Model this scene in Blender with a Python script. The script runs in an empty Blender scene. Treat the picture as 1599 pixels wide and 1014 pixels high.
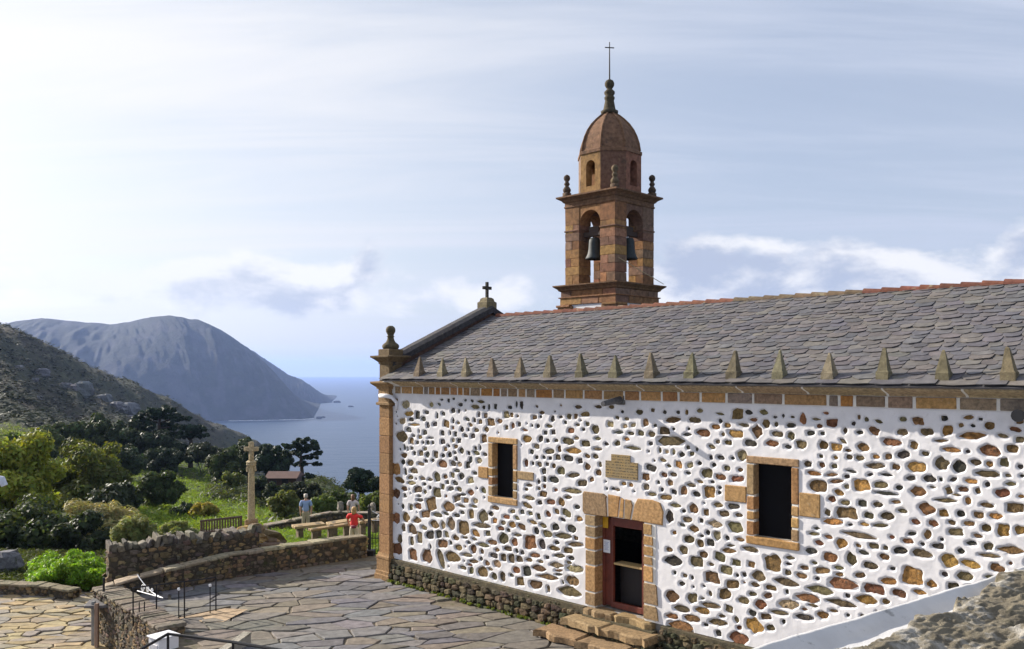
import bpy, math, random
import numpy as np
from mathutils import Vector, Matrix
sc = bpy.context.scene
R = math.radians
# ------------------------------------------------------------------ camera
F, CX, HY, H = 1345.0, 800.0, 580.0, 5.3
cam_d = bpy.data.cameras.new('camera'); cam = bpy.data.objects.new('camera', cam_d)
sc.collection.objects.link(cam); sc.camera = cam
cam.location = (0, 0, H); cam.rotation_euler = (R(90), 0, 0)
cam_d.sensor_width = 36; cam_d.lens = 36*F/1599; cam_d.shift_y = 73/1599
cam_d.clip_start = 0.1; cam_d.clip_end = 60000
# ------------------------------------------------------------------ sun and sky
SUNH = Vector((-0.872, 0.489, 0)).normalized(); ELEV = R(24.5)
SUN_STRENGTH, SKY_STRENGTH, EXPOSURE = 5.0, 0.080, 0.80
sun_d = bpy.data.lights.new('sun', 'SUN'); sun = bpy.data.objects.new('sun', sun_d)
sc.collection.objects.link(sun)
sun_d.energy = SUN_STRENGTH; sun_d.angle = R(0.5); sun_d.color = (1.0, 0.92, 0.82)
sun_dir = Vector((SUNH.x*math.cos(ELEV), SUNH.y*math.cos(ELEV), math.sin(ELEV)))
sun.rotation_euler = (-sun_dir).to_track_quat('-Z', 'Y').to_euler()
sun.location = (-60, 40, 60)
world = bpy.data.worlds.new('World'); sc.world = world; world.use_nodes = True
nt = world.node_tree; N = nt.nodes; LK = nt.links
for n in list(N): N.remove(n)
wo = N.new('ShaderNodeOutputWorld'); bg = N.new('ShaderNodeBackground'); LK.new(bg.outputs[0], wo.inputs[0])
bg.inputs[1].default_value = SKY_STRENGTH
sky = N.new('ShaderNodeTexSky'); sky.sky_type = 'NISHITA'; sky.sun_disc = False
sky.sun_elevation = ELEV; sky.sun_rotation = math.atan2(SUNH.x, SUNH.y)
sky.altitude = 100; sky.air_density = 1.0; sky.dust_density = 1.6; sky.ozone_density = 2.0
def wmath(op, a, b=None, clamp=False):
    n = N.new('ShaderNodeMath'); n.operation = op; n.use_clamp = clamp
    for i, v in enumerate((a, b)):
        if v is None: continue
        if isinstance(v, (int, float)): n.inputs[i].default_value = v
        else: LK.new(v, n.inputs[i])
    return n.outputs[0]
def wramp(x, lo, hi):
    n = N.new('ShaderNodeMapRange'); n.interpolation_type = 'SMOOTHSTEP'
    LK.new(x, n.inputs[0]); n.inputs[1].default_value = lo; n.inputs[2].default_value = hi
    return n.outputs[0]
def wnoise(vec, scale, detail, rough, dist=0.0):
    n = N.new('ShaderNodeTexNoise'); LK.new(vec, n.inputs['Vector'])
    n.inputs['Scale'].default_value = scale; n.inputs['Detail'].default_value = detail
    n.inputs['Roughness'].default_value = rough; n.inputs['Distortion'].default_value = dist
    return n.outputs[0]
tc = N.new('ShaderNodeTexCoord'); sep = N.new('ShaderNodeSeparateXYZ'); LK.new(tc.outputs['Generated'], sep.inputs[0])
dx, dy, dz = sep.outputs
# high thin cloud: direction projected on a flat layer, streaked
den = wmath('ADD', wmath('MAXIMUM', dz, 0.0), 0.12)
comb = N.new('ShaderNodeCombineXYZ'); LK.new(wmath('DIVIDE', dx, den), comb.inputs[0]); LK.new(wmath('DIVIDE', dy, den), comb.inputs[1])
mp = N.new('ShaderNodeMapping'); LK.new(comb.outputs[0], mp.inputs[0]); mp.inputs['Rotation'].default_value = (0, 0, R(22)); mp.inputs['Scale'].default_value = (0.35, 1.9, 1)
cir = wnoise(mp.outputs[0], 1.0, 6, 0.6, 0.6)
cirA = wmath('ADD', wmath('MULTIPLY', wramp(cir, 0.36, 0.70), 0.40), 0.54)
sdot = wmath('ADD', wmath('ADD', wmath('MULTIPLY', dx, sun_dir.x), wmath('MULTIPLY', dy, sun_dir.y)), wmath('MULTIPLY', dz, sun_dir.z))
veil = N.new('ShaderNodeMix'); veil.data_type = 'RGBA'; LK.new(wramp(sdot, 0.25, 0.97), veil.inputs[0])   # thin cloud scatters forward: whiter towards the sun
veil.inputs[6].default_value = (4.5, 4.95, 6.0, 1); veil.inputs[7].default_value = (7.6, 7.5, 7.4, 1)
# low cumulus all round the horizon: azimuth / elevation layout
az = wmath('ARCTAN2', dx, dy)
el = wmath('ARCSINE', dz)
cb2 = N.new('ShaderNodeCombineXYZ'); LK.new(wmath('MULTIPLY', az, 7.0), cb2.inputs[0]); LK.new(wmath('MULTIPLY', el, 13.0), cb2.inputs[1]); cb2.inputs[2].default_value = 6.1
cum = wnoise(cb2.outputs[0], 1.0, 8, 0.58, 0.15)
cb3 = N.new('ShaderNodeCombineXYZ'); LK.new(wmath('MULTIPLY', az, 7.0), cb3.inputs[0]); LK.new(wmath('ADD', wmath('MULTIPLY', el, 13.0), 0.28), cb3.inputs[1]); cb3.inputs[2].default_value = 6.1
cumU = wnoise(cb3.outputs[0], 1.0, 8, 0.58, 0.15)
band = wmath('MULTIPLY', wramp(el, 0.03, 0.085), wmath('SUBTRACT', 1.0, wramp(el, 0.10, 0.185)))
thr = wmath('SUBTRACT', cum, wmath('MULTIPLY', wmath('SUBTRACT', 1.0, band), 0.30))
cumA = wmath('MULTIPLY', wramp(thr, 0.375, 0.52), 0.92)
shade = wramp(cumU, 0.46, 0.64)     # cloud above this point: its underside, greyer
mixc = N.new('ShaderNodeMix'); mixc.data_type = 'RGBA'
mixc.inputs[6].default_value = (7.4, 7.35, 7.4, 1); mixc.inputs[7].default_value = (3.7, 4.15, 5.2, 1)
LK.new(shade, mixc.inputs[0])
# pale haze glow near the horizon keeps the sky soft
m0 = N.new('ShaderNodeMix'); m0.data_type = 'RGBA'; LK.new(wmath('MULTIPLY', wmath('SUBTRACT', 1.0, wramp(el, -0.02, 0.42)), 0.34), m0.inputs[0])
LK.new(sky.outputs[0], m0.inputs[6]); m0.inputs[7].default_value = (5.0, 5.4, 6.1, 1)
m1 = N.new('ShaderNodeMix'); m1.data_type = 'RGBA'; LK.new(cirA, m1.inputs[0]); LK.new(m0.outputs[2], m1.inputs[6]); LK.new(veil.outputs[2], m1.inputs[7])
m2 = N.new('ShaderNodeMix'); m2.data_type = 'RGBA'; LK.new(cumA, m2.inputs[0]); LK.new(m1.outputs[2], m2.inputs[6]); mixd = N.new('ShaderNodeMix'); mixd.data_type = 'RGBA'; LK.new(wramp(sdot, 0.55, 1.0), mixd.inputs[0]); LK.new(mixc.outputs[2], mixd.inputs[6]); mixd.inputs[7].default_value = (7.0, 7.1, 7.3, 1); LK.new(mixd.outputs[2], m2.inputs[7])
LK.new(m2.outputs[2], bg.inputs[0])
sc.view_settings.view_transform = 'Standard'; sc.view_settings.look = 'None'
sc.view_settings.exposure = EXPOSURE; sc.view_settings.gamma = 1.0; sc.view_settings.use_curve_mapping = False
sc.cycles.use_denoising = True; sc.cycles.volume_bounces = 1; sc.cycles.max_bounces = 6
sc.cycles.diffuse_bounces = 3; sc.cycles.glossy_bounces = 3; sc.cycles.transparent_max_bounces = 6
# ------------------------------------------------------------------ helpers
rng = random.Random(7); nrg = np.random.default_rng(7)
def U(a, b): return rng.uniform(a, b)
def pix(px, depth, py=None, z=None):
    x = (px-CX)/F*depth
    return Vector((x, depth, z if z is not None else H-(py-HY)/F*depth))
P0 = Vector((-3.4, 24.6, 0)); E = Vector((0.711, -0.703, 0)).normalized(); V = Vector((0.703, 0.711, 0)).normalized(); Zv = Vector((0, 0, 1))
def L(s, w, z): return P0+E*s+V*w+Zv*z      # church frame: along the wall, into the church, up
def new_mesh(name, co, faces, tint=None, smooth=False):
    me = bpy.data.meshes.new(name)
    co = np.asarray(co, dtype=np.float32).reshape(-1, 3)
    if isinstance(faces, np.ndarray):
        k = faces.shape[1]; nf = len(faces)
        me.vertices.add(len(co)); me.vertices.foreach_set('co', co.ravel())
        me.loops.add(nf*k); me.loops.foreach_set('vertex_index', faces.astype(np.int32).ravel())
        me.polygons.add(nf); me.polygons.foreach_set('loop_start', np.arange(0, nf*k, k, dtype=np.int32))
        me.update(calc_edges=True)
    else:
        me.from_pydata([tuple(map(float, c)) for c in co], [], faces); me.update()
    a = me.attributes.new('tint', 'FLOAT_COLOR', 'POINT')
    t = np.ones((len(co), 4), dtype=np.float32)
    if tint is not None: t[:, :3] = np.asarray(tint, dtype=np.float32).reshape(-1, 3) if len(np.shape(tint)) > 1 else tint
    a.data.foreach_set('color', t.ravel())
    if smooth: me.polygons.foreach_set('use_smooth', np.ones(len(me.polygons), dtype=bool))
    return me
def link(name, me, mat=None, parent=None, kind=None, label=None, cat=None, group=None):
    o = bpy.data.objects.new(name, me); sc.collection.objects.link(o)
    if mat is not None and me is not None and len(me.materials) == 0: me.materials.append(mat)
    if parent is not None:
        o.parent = parent
        if parent.type == 'EMPTY': o.matrix_parent_inverse = Matrix.Translation(parent.location).inverted()
    tag(o, label, cat, group, kind); return o
def tag(o, label=None, cat=None, group=None, kind=None):
    if label: o['label'] = label
    if cat: o['category'] = cat
    if group: o['group'] = group
    if kind: o['kind'] = kind
    return o
def empty(name, loc, label=None, cat=None, group=None, kind=None):
    o = bpy.data.objects.new(name, None); sc.collection.objects.link(o); o.location = loc; o.empty_display_size = 0.2
    return tag(o, label, cat, group, kind)
def jit(c, a=0.12):
    k = 1+U(-a, a); return tuple(max(0.0, min(1.0, x*k*(1+U(-a*0.25, a*0.25)))) for x in c)
class MB:
    def __init__(s): s.v = []; s.f = []; s.t = []
    def add(s, vs, fs, tint=(1, 1, 1)):
        b = len(s.v); s.v.extend([tuple(v) for v in vs]); s.t.extend([tint]*len(vs))
        s.f.extend([tuple(b+i for i in f) for f in fs]); return s
    def box(s, c, ux, uy, uz, sx, sy, sz, bev=0.0, tint=(1, 1, 1), jt=0.0):
        c = Vector(c); ux, uy, uz = Vector(ux), Vector(uy), Vector(uz)
        hx, hy, hz = sx/2, sy/2, sz/2
        if bev <= 0:
            pts = [c+ux*hx*a+uy*hy*b+uz*hz*d for d in (-1, 1) for b in (-1, 1) for a in (-1, 1)]
            return s.add(pts, [(0, 2, 3, 1), (4, 5, 7, 6), (0, 1, 5, 4), (2, 6, 7, 3), (0, 4, 6, 2), (1, 3, 7, 5)], tint)
        bev = min(bev, hx*0.7, hy*0.7, hz*0.7); vs = []; idx = {}
        for a in (-1, 1):
            for b in (-1, 1):
                for d in (-1, 1):
                    j = Vector((U(-jt, jt), U(-jt, jt), U(-jt, jt))) if jt else Vector((0, 0, 0))
                    for k in range(3):
                        q = [hx, hy, hz]
                        for m in range(3):
                            if m != k: q[m] -= bev
                        idx[(a, b, d, k)] = len(vs); vs.append(c+j+ux*q[0]*a+uy*q[1]*b+uz*q[2]*d)
        fs = []
        def quad(k, sg):
            o = [(1, 2), (2, 0), (0, 1)][k]; r = []
            for p, q in ((-1, -1), (1, -1), (1, 1), (-1, 1)):
                key = [0, 0, 0]; key[k] = sg; key[o[0]] = p; key[o[1]] = q; r.append(idx[(*key, k)])
            return r if sg > 0 else r[::-1]
        for k in range(3):
            for sg in (-1, 1): fs.append(tuple(quad(k, sg)))
        for k in range(3):                          # edges along axis k
            o = [(1, 2), (2, 0), (0, 1)][k]
            for p in (-1, 1):
                for q in (-1, 1):
                    k0 = [0, 0, 0]; k0[o[0]] = p; k0[o[1]] = q; k1 = list(k0); k0[k] = -1; k1[k] = 1
                    r = [idx[(*k0, o[0])], idx[(*k1, o[0])], idx[(*k1, o[1])], idx[(*k0, o[1])]]
                    fs.append(tuple(r if p*q < 0 else r[::-1]))
        for a in (-1, 1):
            for b in (-1, 1):
                for d in (-1, 1):
                    r = [idx[(a, b, d, 0)], idx[(a, b, d, 1)], idx[(a, b, d, 2)]]
                    fs.append(tuple(r if a*b*d > 0 else r[::-1]))
        return s.add(vs, fs, tint)
    def lathe(s, c, prof, seg=14, tint=(1, 1, 1), rot=0.0, ux=(1, 0, 0), uy=(0, 1, 0), flat=1.0):
        c = Vector(c); ux, uy = Vector(ux), Vector(uy); vs = []; fs = []
        for r, z in prof:
            for k in range(seg):
                a = rot+2*math.pi*k/seg; vs.append(c+ux*r*math.cos(a)+uy*r*math.sin(a)*flat+Zv*z)
        n = len(prof)
        for i in range(n-1):
            for k in range(seg):
                k2 = (k+1) % seg; fs.append((i*seg+k, i*seg+k2, (i+1)*seg+k2, (i+1)*seg+k))
        fs.append(tuple(range(seg-1, -1, -1))); fs.append(tuple((n-1)*seg+k for k in range(seg)))
        return s.add(vs, fs, tint)
    def tube(s, pts, rad, seg=7, tint=(1, 1, 1), cap=True):
        pts = [Vector(p) for p in pts]; n = len(pts); vs = []; fs = []
        if not hasattr(rad, '__len__'): rad = [rad]*n
        ref = None
        for i, p in enumerate(pts):
            d = (pts[min(i+1, n-1)]-pts[max(i-1, 0)]).normalized()
            if ref is None: ref = d.orthogonal().normalized()
            a = (ref-d*ref.dot(d)).normalized(); b = d.cross(a); ref = a
            for k in range(seg):
                t = 2*math.pi*k/seg; vs.append(p+a*math.cos(t)*rad[i]+b*math.sin(t)*rad[i])
        for i in range(n-1):
            for k in range(seg):
                k2 = (k+1) % seg; fs.append((i*seg+k, i*seg+k2, (i+1)*seg+k2, (i+1)*seg+k))
        if cap: fs.append(tuple(range(seg-1, -1, -1))); fs.append(tuple((n-1)*seg+k for k in range(seg)))
        return s.add(vs, fs, tint)
    def prism(s, poly, d, tint=(1, 1, 1)):          # poly: list of Vectors (counter-clockwise seen from +d), extruded by vector d
        n = len(poly); d = Vector(d); vs = [Vector(p) for p in poly]+[Vector(p)+d for p in poly]
        fs = [tuple(range(n-1, -1, -1)), tuple(range(n, 2*n))]+[(i, (i+1) % n, n+(i+1) % n, n+i) for i in range(n)]
        return s.add(vs, fs, tint)
    def slab(s, poly, up, h, bev, tint=(1, 1, 1), drop=0.0):   # polygon plate with bevelled upper rim
        up = Vector(up); n = len(poly); poly = [Vector(p) for p in poly]
        c = sum(poly, Vector((0, 0, 0)))/n
        def ins(p):
            d = (c-p); l = d.length; return p+d*(min(bev*1.6, l*0.4)/max(l, 1e-6))
        vs = [p-up*drop for p in poly]+[p+up*(h-bev) for p in poly]+[ins(p)+up*h for p in poly]
        fs = [tuple(2*n+i for i in range(n))]
        for i in range(n):
            j = (i+1) % n; fs += [(i, j, n+j, n+i), (n+i, n+j, 2*n+j, 2*n+i)]
        return s.add(vs, fs, tint)
    def blob(s, c, ux, uy, un, w, h, d, seed, tint=(1, 1, 1), n=10, power=2.6, base=0.0):
        r_ = random.Random(seed); c = Vector(c); ph = r_.uniform(0, 6.28); rad = blob_radius(w, h, seed, power)
        vs = []; fs = []
        for ring, (k, dep) in enumerate(((1.03, base-d), (0.99, base-d*0.12), (0.66, base+d*0.08))):
            for i in range(n):
                t = 2*math.pi*i/n; r = rad(t)*k
                vs.append(c+ux*r*math.cos(t)+uy*r*math.sin(t)+un*(dep+r_.uniform(-0.12, 0.12)*d*(ring > 0)))
        vs.append(c+un*(base+d*r_.uniform(0.0, 0.2)))
        for k in range(2):
            for i in range(n): j = (i+1) % n; fs.append((k*n+i, k*n+j, (k+1)*n+j, (k+1)*n+i))
        for i in range(n): fs.append((2*n+i, 2*n+(i+1) % n, 3*n))
        return s.add(vs, fs, tint)
    def rock(s, c, size, seed, tint=(1, 1, 1), seg=7, rings=5):
        r_ = random.Random(seed); c = Vector(c); vs = []; fs = []; ph = [r_.uniform(0, 6.28) for _ in range(6)]
        for i in range(rings):
            a = math.pi*(i+0.5)/rings
            for k in range(seg):
                b = 2*math.pi*k/seg+0.3*i
                m = 1+0.22*math.sin(2*b+ph[0]+a)+0.16*math.sin(3*b+ph[1]-2*a)+r_.uniform(-0.1, 0.1)
                x, y, z = math.sin(a)**0.6*math.cos(b)*m, math.sin(a)**0.6*math.sin(b)*m, math.copysign(abs(math.cos(a))**0.7, math.cos(a))
                vs.append(c+Vector((x*size[0], y*size[1], z*size[2])))
        for i in range(rings-1):
            for k in range(seg): k2 = (k+1) % seg; fs.append((i*seg+k, (i+1)*seg+k, (i+1)*seg+k2, i*seg+k2))
        fs.append(tuple(range(seg))); fs.append(tuple((rings-1)*seg+k for k in range(seg-1, -1, -1)))
        return s.add(vs, fs, tint)
    def mesh(s, name, smooth=False): return new_mesh(name, s.v, s.f, np.array(s.t), smooth)
    def build(s, name, mat, parent=None, smooth=False, **kw): return link(name, s.mesh(name, smooth), mat, parent, **kw)
def blob_radius(w, h, seed, power=2.6):
    r_ = random.Random(seed*13+1); a = [(r_.uniform(-0.11, 0.11)/(1+0.12*k_), r_.uniform(0, 6.28)) for k_ in range(6)]; p = r_.choice((1.7, 2.2, 3.0, 4.5, 6.0))
    def f(t):
        c, s = abs(math.cos(t)), abs(math.sin(t))
        r = ((c/(w/2))**p+(s/(h/2))**p)**(-1/p)
        return r*(1+sum(x*math.sin((k+1)*t+q) for k, (x, q) in enumerate(a)))
    return f
# ------------------------------------------------------------------ materials
def mat_new(name):
    m = bpy.data.materials.new(name); m.use_nodes = True
    t = m.node_tree; b = t.nodes['Principled BSDF']; return m, t, b
def nd(t, typ, **kw):
    n = t.nodes.new(typ)
    for k, v in kw.items():
        if k in n.inputs: n.inputs[k].default_value = v
        else: setattr(n, k, v)
    return n
def noise(t, scale, detail=4, rough=0.55, vec=None, dist=0.0):
    n = nd(t, 'ShaderNodeTexNoise'); n.inputs['Scale'].default_value = scale; n.inputs['Detail'].default_value = detail
    n.inputs['Roughness'].default_value = rough; n.inputs['Distortion'].default_value = dist
    if vec is None:
        g = t.nodes.get('geo') or nd(t, 'ShaderNodeNewGeometry'); g.name = 'geo'; vec = g.outputs['Position']
    t.links.new(vec, n.inputs['Vector']); return n.outputs[0]
def rng_map(t, x, a, b, c, d):
    n = nd(t, 'ShaderNodeMapRange'); t.links.new(x, n.inputs[0])
    for i, v in enumerate((a, b, c, d)): n.inputs[i+1].default_value = v
    return n.outputs[0]
def mixrgb(t, f, a, b, mode='MIX'):
    n = nd(t, 'ShaderNodeMix', data_type='RGBA', blend_type=mode)
    for i, v in ((0, f), (6, a), (7, b)):
        if isinstance(v, (int, float)): n.inputs[i].default_value = v
        elif isinstance(v, tuple): n.inputs[i].default_value = (*v, 1) if len(v) == 3 else v
        else: t.links.new(v, n.inputs[i])
    return n.outputs[2]
def stone_mat(name, scale=6.0, lo=0.6, hi=1.35, rough=0.85, bump=0.5, bdist=0.02, spots=None, spot_lo=0.58, spot_hi=0.68, spot_scale=9.0, spots2=None, s2=(0.6, 0.7, 3.0), base=None, bscale=None):
    m, t, b = mat_new(name)
    if base is None:
        at = nd(t, 'ShaderNodeAttribute', attribute_name='tint'); col = at.outputs['Color']
    else:
        rgb = nd(t, 'ShaderNodeRGB'); rgb.outputs[0].default_value = (*base, 1); col = rgb.outputs[0]
    n1 = noise(t, scale, 6, 0.62); v = rng_map(t, n1, 0.3, 0.7, lo, hi)
    cm = nd(t, 'ShaderNodeCombineColor'); [t.links.new(v, cm.inputs[i]) for i in range(3)]
    col = mixrgb(t, 1.0, col, cm.outputs[0], 'MULTIPLY')
    if spots:
        col = mixrgb(t, rng_map(t, noise(t, spot_scale, 5, 0.7), spot_lo, spot_hi, 0, 0.85), col, spots)
    if spots2:
        col = mixrgb(t, rng_map(t, noise(t, s2[2], 6, 0.65), s2[0], s2[1], 0, 0.8), col, spots2)
    t.links.new(col, b.inputs['Base Color']); b.inputs['Roughness'].default_value = rough
    b.inputs['Specular IOR Level'].default_value = 0.25
    if bump:
        bp = nd(t, 'ShaderNodeBump'); bp.inputs['Strength'].default_value = bump; bp.inputs['Distance'].default_value = bdist
        t.links.new(noise(t, bscale or scale*3.5, 7, 0.7), bp.inputs['Height']); t.links.new(bp.outputs[0], b.inputs['Normal'])
    return m
def plain_mat(name, col, rough=0.6, metal=0.0, var=0.15, scale=8.0, bump=0.0):
    m, t, b = mat_new(name)
    v = rng_map(t, noise(t, scale, 4), 0.3, 0.7, 1-var, 1+var)
    cm = nd(t, 'ShaderNodeCombineColor'); [t.links.new(v, cm.inputs[i]) for i in range(3)]
    t.links.new(mixrgb(t, 1.0, tuple(col), cm.outputs[0], 'MULTIPLY'), b.inputs['Base Color'])
    b.inputs['Roughness'].default_value = rough; b.inputs['Metallic'].default_value = metal
    if bump:
        bp = nd(t, 'ShaderNodeBump'); bp.inputs['Strength'].default_value = bump; bp.inputs['Distance'].default_value = 0.01
        t.links.new(noise(t, scale*5, 6, 0.7), bp.inputs['Height']); t.links.new(bp.outputs[0], b.inputs['Normal'])
    return m
def leaf_mat(name, trans=0.35, rough=0.55, nscale=0.0):
    m, t, b = mat_new(name)
    at = nd(t, 'ShaderNodeAttribute', attribute_name='tint')
    t.links.new(at.outputs['Color'], b.inputs['Base Color']); b.inputs['Roughness'].default_value = rough
    b.inputs['Specular IOR Level'].default_value = 0.2
    tr = nd(t, 'ShaderNodeBsdfTranslucent')
    br = mixrgb(t, 1.0, at.outputs['Color'], (1.5, 1.45, 0.5), 'MULTIPLY'); t.links.new(br, tr.inputs[0])
    mx = nd(t, 'ShaderNodeMixShader'); mx.inputs[0].default_value = trans
    t.links.new(b.outputs[0], mx.inputs[1]); t.links.new(tr.outputs[0], mx.inputs[2])
    t.links.new(mx.outputs[0], t.nodes['Material Output'].inputs['Surface']); return m
M = {}
M['render'] = stone_mat('white_lime_render', 3.0, 0.88, 1.05, 0.95, 0.5, 0.006, base=(0.715, 0.70, 0.70), spots=(0.48, 0.45, 0.40), spot_lo=0.62, spot_hi=0.80, spot_scale=2.6, spots2=(0.60, 0.585, 0.56), s2=(0.60, 0.74, 14.0), bscale=26.0)
M['rubble'] = stone_mat('wall_stone', 16.0, 0.35, 1.6, 0.85, 1.0, 0.03, spots=(0.33, 0.26, 0.15), spot_lo=0.58, spot_hi=0.70, spot_scale=18, spots2=(0.028, 0.026, 0.02), s2=(0.58, 0.68, 9.0))
M['granite'] = stone_mat('ochre_granite', 17.0, 0.55, 1.4, 0.85, 0.8, 0.012, spots=(0.30, 0.27, 0.20), spot_lo=0.62, spot_hi=0.75, spot_scale=7, spots2=(0.10, 0.085, 0.055), s2=(0.64, 0.74, 4.0))
M['tower'] = stone_mat('weathered_tower_granite', 7.0, 0.55, 1.4, 0.88, 0.8, 0.02, spots=(0.30, 0.19, 0.09), spot_lo=0.60, spot_hi=0.70, spot_scale=10, spots2=(0.075, 0.055, 0.04), s2=(0.58, 0.72, 2.6))
M['darkstone'] = stone_mat('lichen_dark_stone', 9.0, 0.6, 1.4, 0.9, 0.7, 0.015, spots=(0.22, 0.20, 0.11), spot_lo=0.60, spot_hi=0.70, spot_scale=14)
M['slate'] = stone_mat('roof_slate', 5.0, 0.72, 1.3, 0.62, 0.5, 0.008, spots=(0.26, 0.235, 0.20), spot_lo=0.63, spot_hi=0.74, spot_scale=3.5)
M['flag'] = stone_mat('flagstone', 5.0, 0.65, 1.32, 0.85, 0.7, 0.012, spots=(0.19, 0.165, 0.13), spot_lo=0.56, spot_hi=0.74, spot_scale=1.6, spots2=(0.05, 0.05, 0.03), s2=(0.62, 0.75, 6.0))
M['joint'] = stone_mat('sandy_joint', 10.0, 0.7, 1.3, 0.95, 0.6, 0.02, base=(0.17, 0.14, 0.10), spots=(0.06, 0.07, 0.025), spot_lo=0.55, spot_hi=0.66, spot_scale=5)
M['drystone'] = stone_mat('dry_stone', 9.0, 0.55, 1.45, 0.9, 0.9, 0.03, spots=(0.30, 0.26, 0.16), spot_lo=0.60, spot_hi=0.72, spot_scale=12, spots2=(0.05, 0.06, 0.02), s2=(0.6, 0.7, 4.0))
M['mortar'] = stone_mat('white_joint_mortar', 8.0, 0.85, 1.08, 0.9, 0.3, 0.006, base=(0.74, 0.71, 0.64))
M['clay'] = stone_mat('clay_tile', 8.0, 0.65, 1.3, 0.8, 0.4, 0.008, spots=(0.30, 0.27, 0.17), spot_lo=0.58, spot_hi=0.7, spot_scale=5)
M['iron'] = plain_mat('black_iron', (0.018, 0.018, 0.02), 0.5, 0.4)
M['glintiron'] = plain_mat('glint_white_iron', (0.75, 0.75, 0.74), 0.4)  # white base colour paints in the sun glint on the scroll iron
M['wood'] = plain_mat('weathered_wood', (0.24, 0.155, 0.085), 0.75, 0, 0.35, 14, 0.5)
M['redwood'] = plain_mat('red_brown_painted_wood', (0.135, 0.030, 0.016), 0.5, 0, 0.25, 9, 0.2)
M['dark'] = plain_mat('unlit_interior_plaster', (0.06, 0.055, 0.05), 0.9)
M['concrete'] = stone_mat('grey_concrete', 5.0, 0.8, 1.15, 0.9, 0.3, 0.006, base=(0.32, 0.30, 0.26), spots=(0.18, 0.17, 0.13), spot_lo=0.62, spot_hi=0.75, spot_scale=3)
M['whitepaint'] = plain_mat('white_paint', (0.72, 0.72, 0.74), 0.6, 0, 0.06)
M['bronze'] = plain_mat('bell_bronze', (0.012, 0.020, 0.020), 0.65, 0.0, 0.4, 12)
M['bark'] = stone_mat('bark', 12.0, 0.6, 1.3, 0.95, 0.8, 0.02, base=(0.075, 0.055, 0.04))
M['leaf'] = leaf_mat('foliage'); M['grass'] = leaf_mat('grass_blades', 0.4)
M['needle'] = leaf_mat('dark_needles', 0.15)
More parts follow.
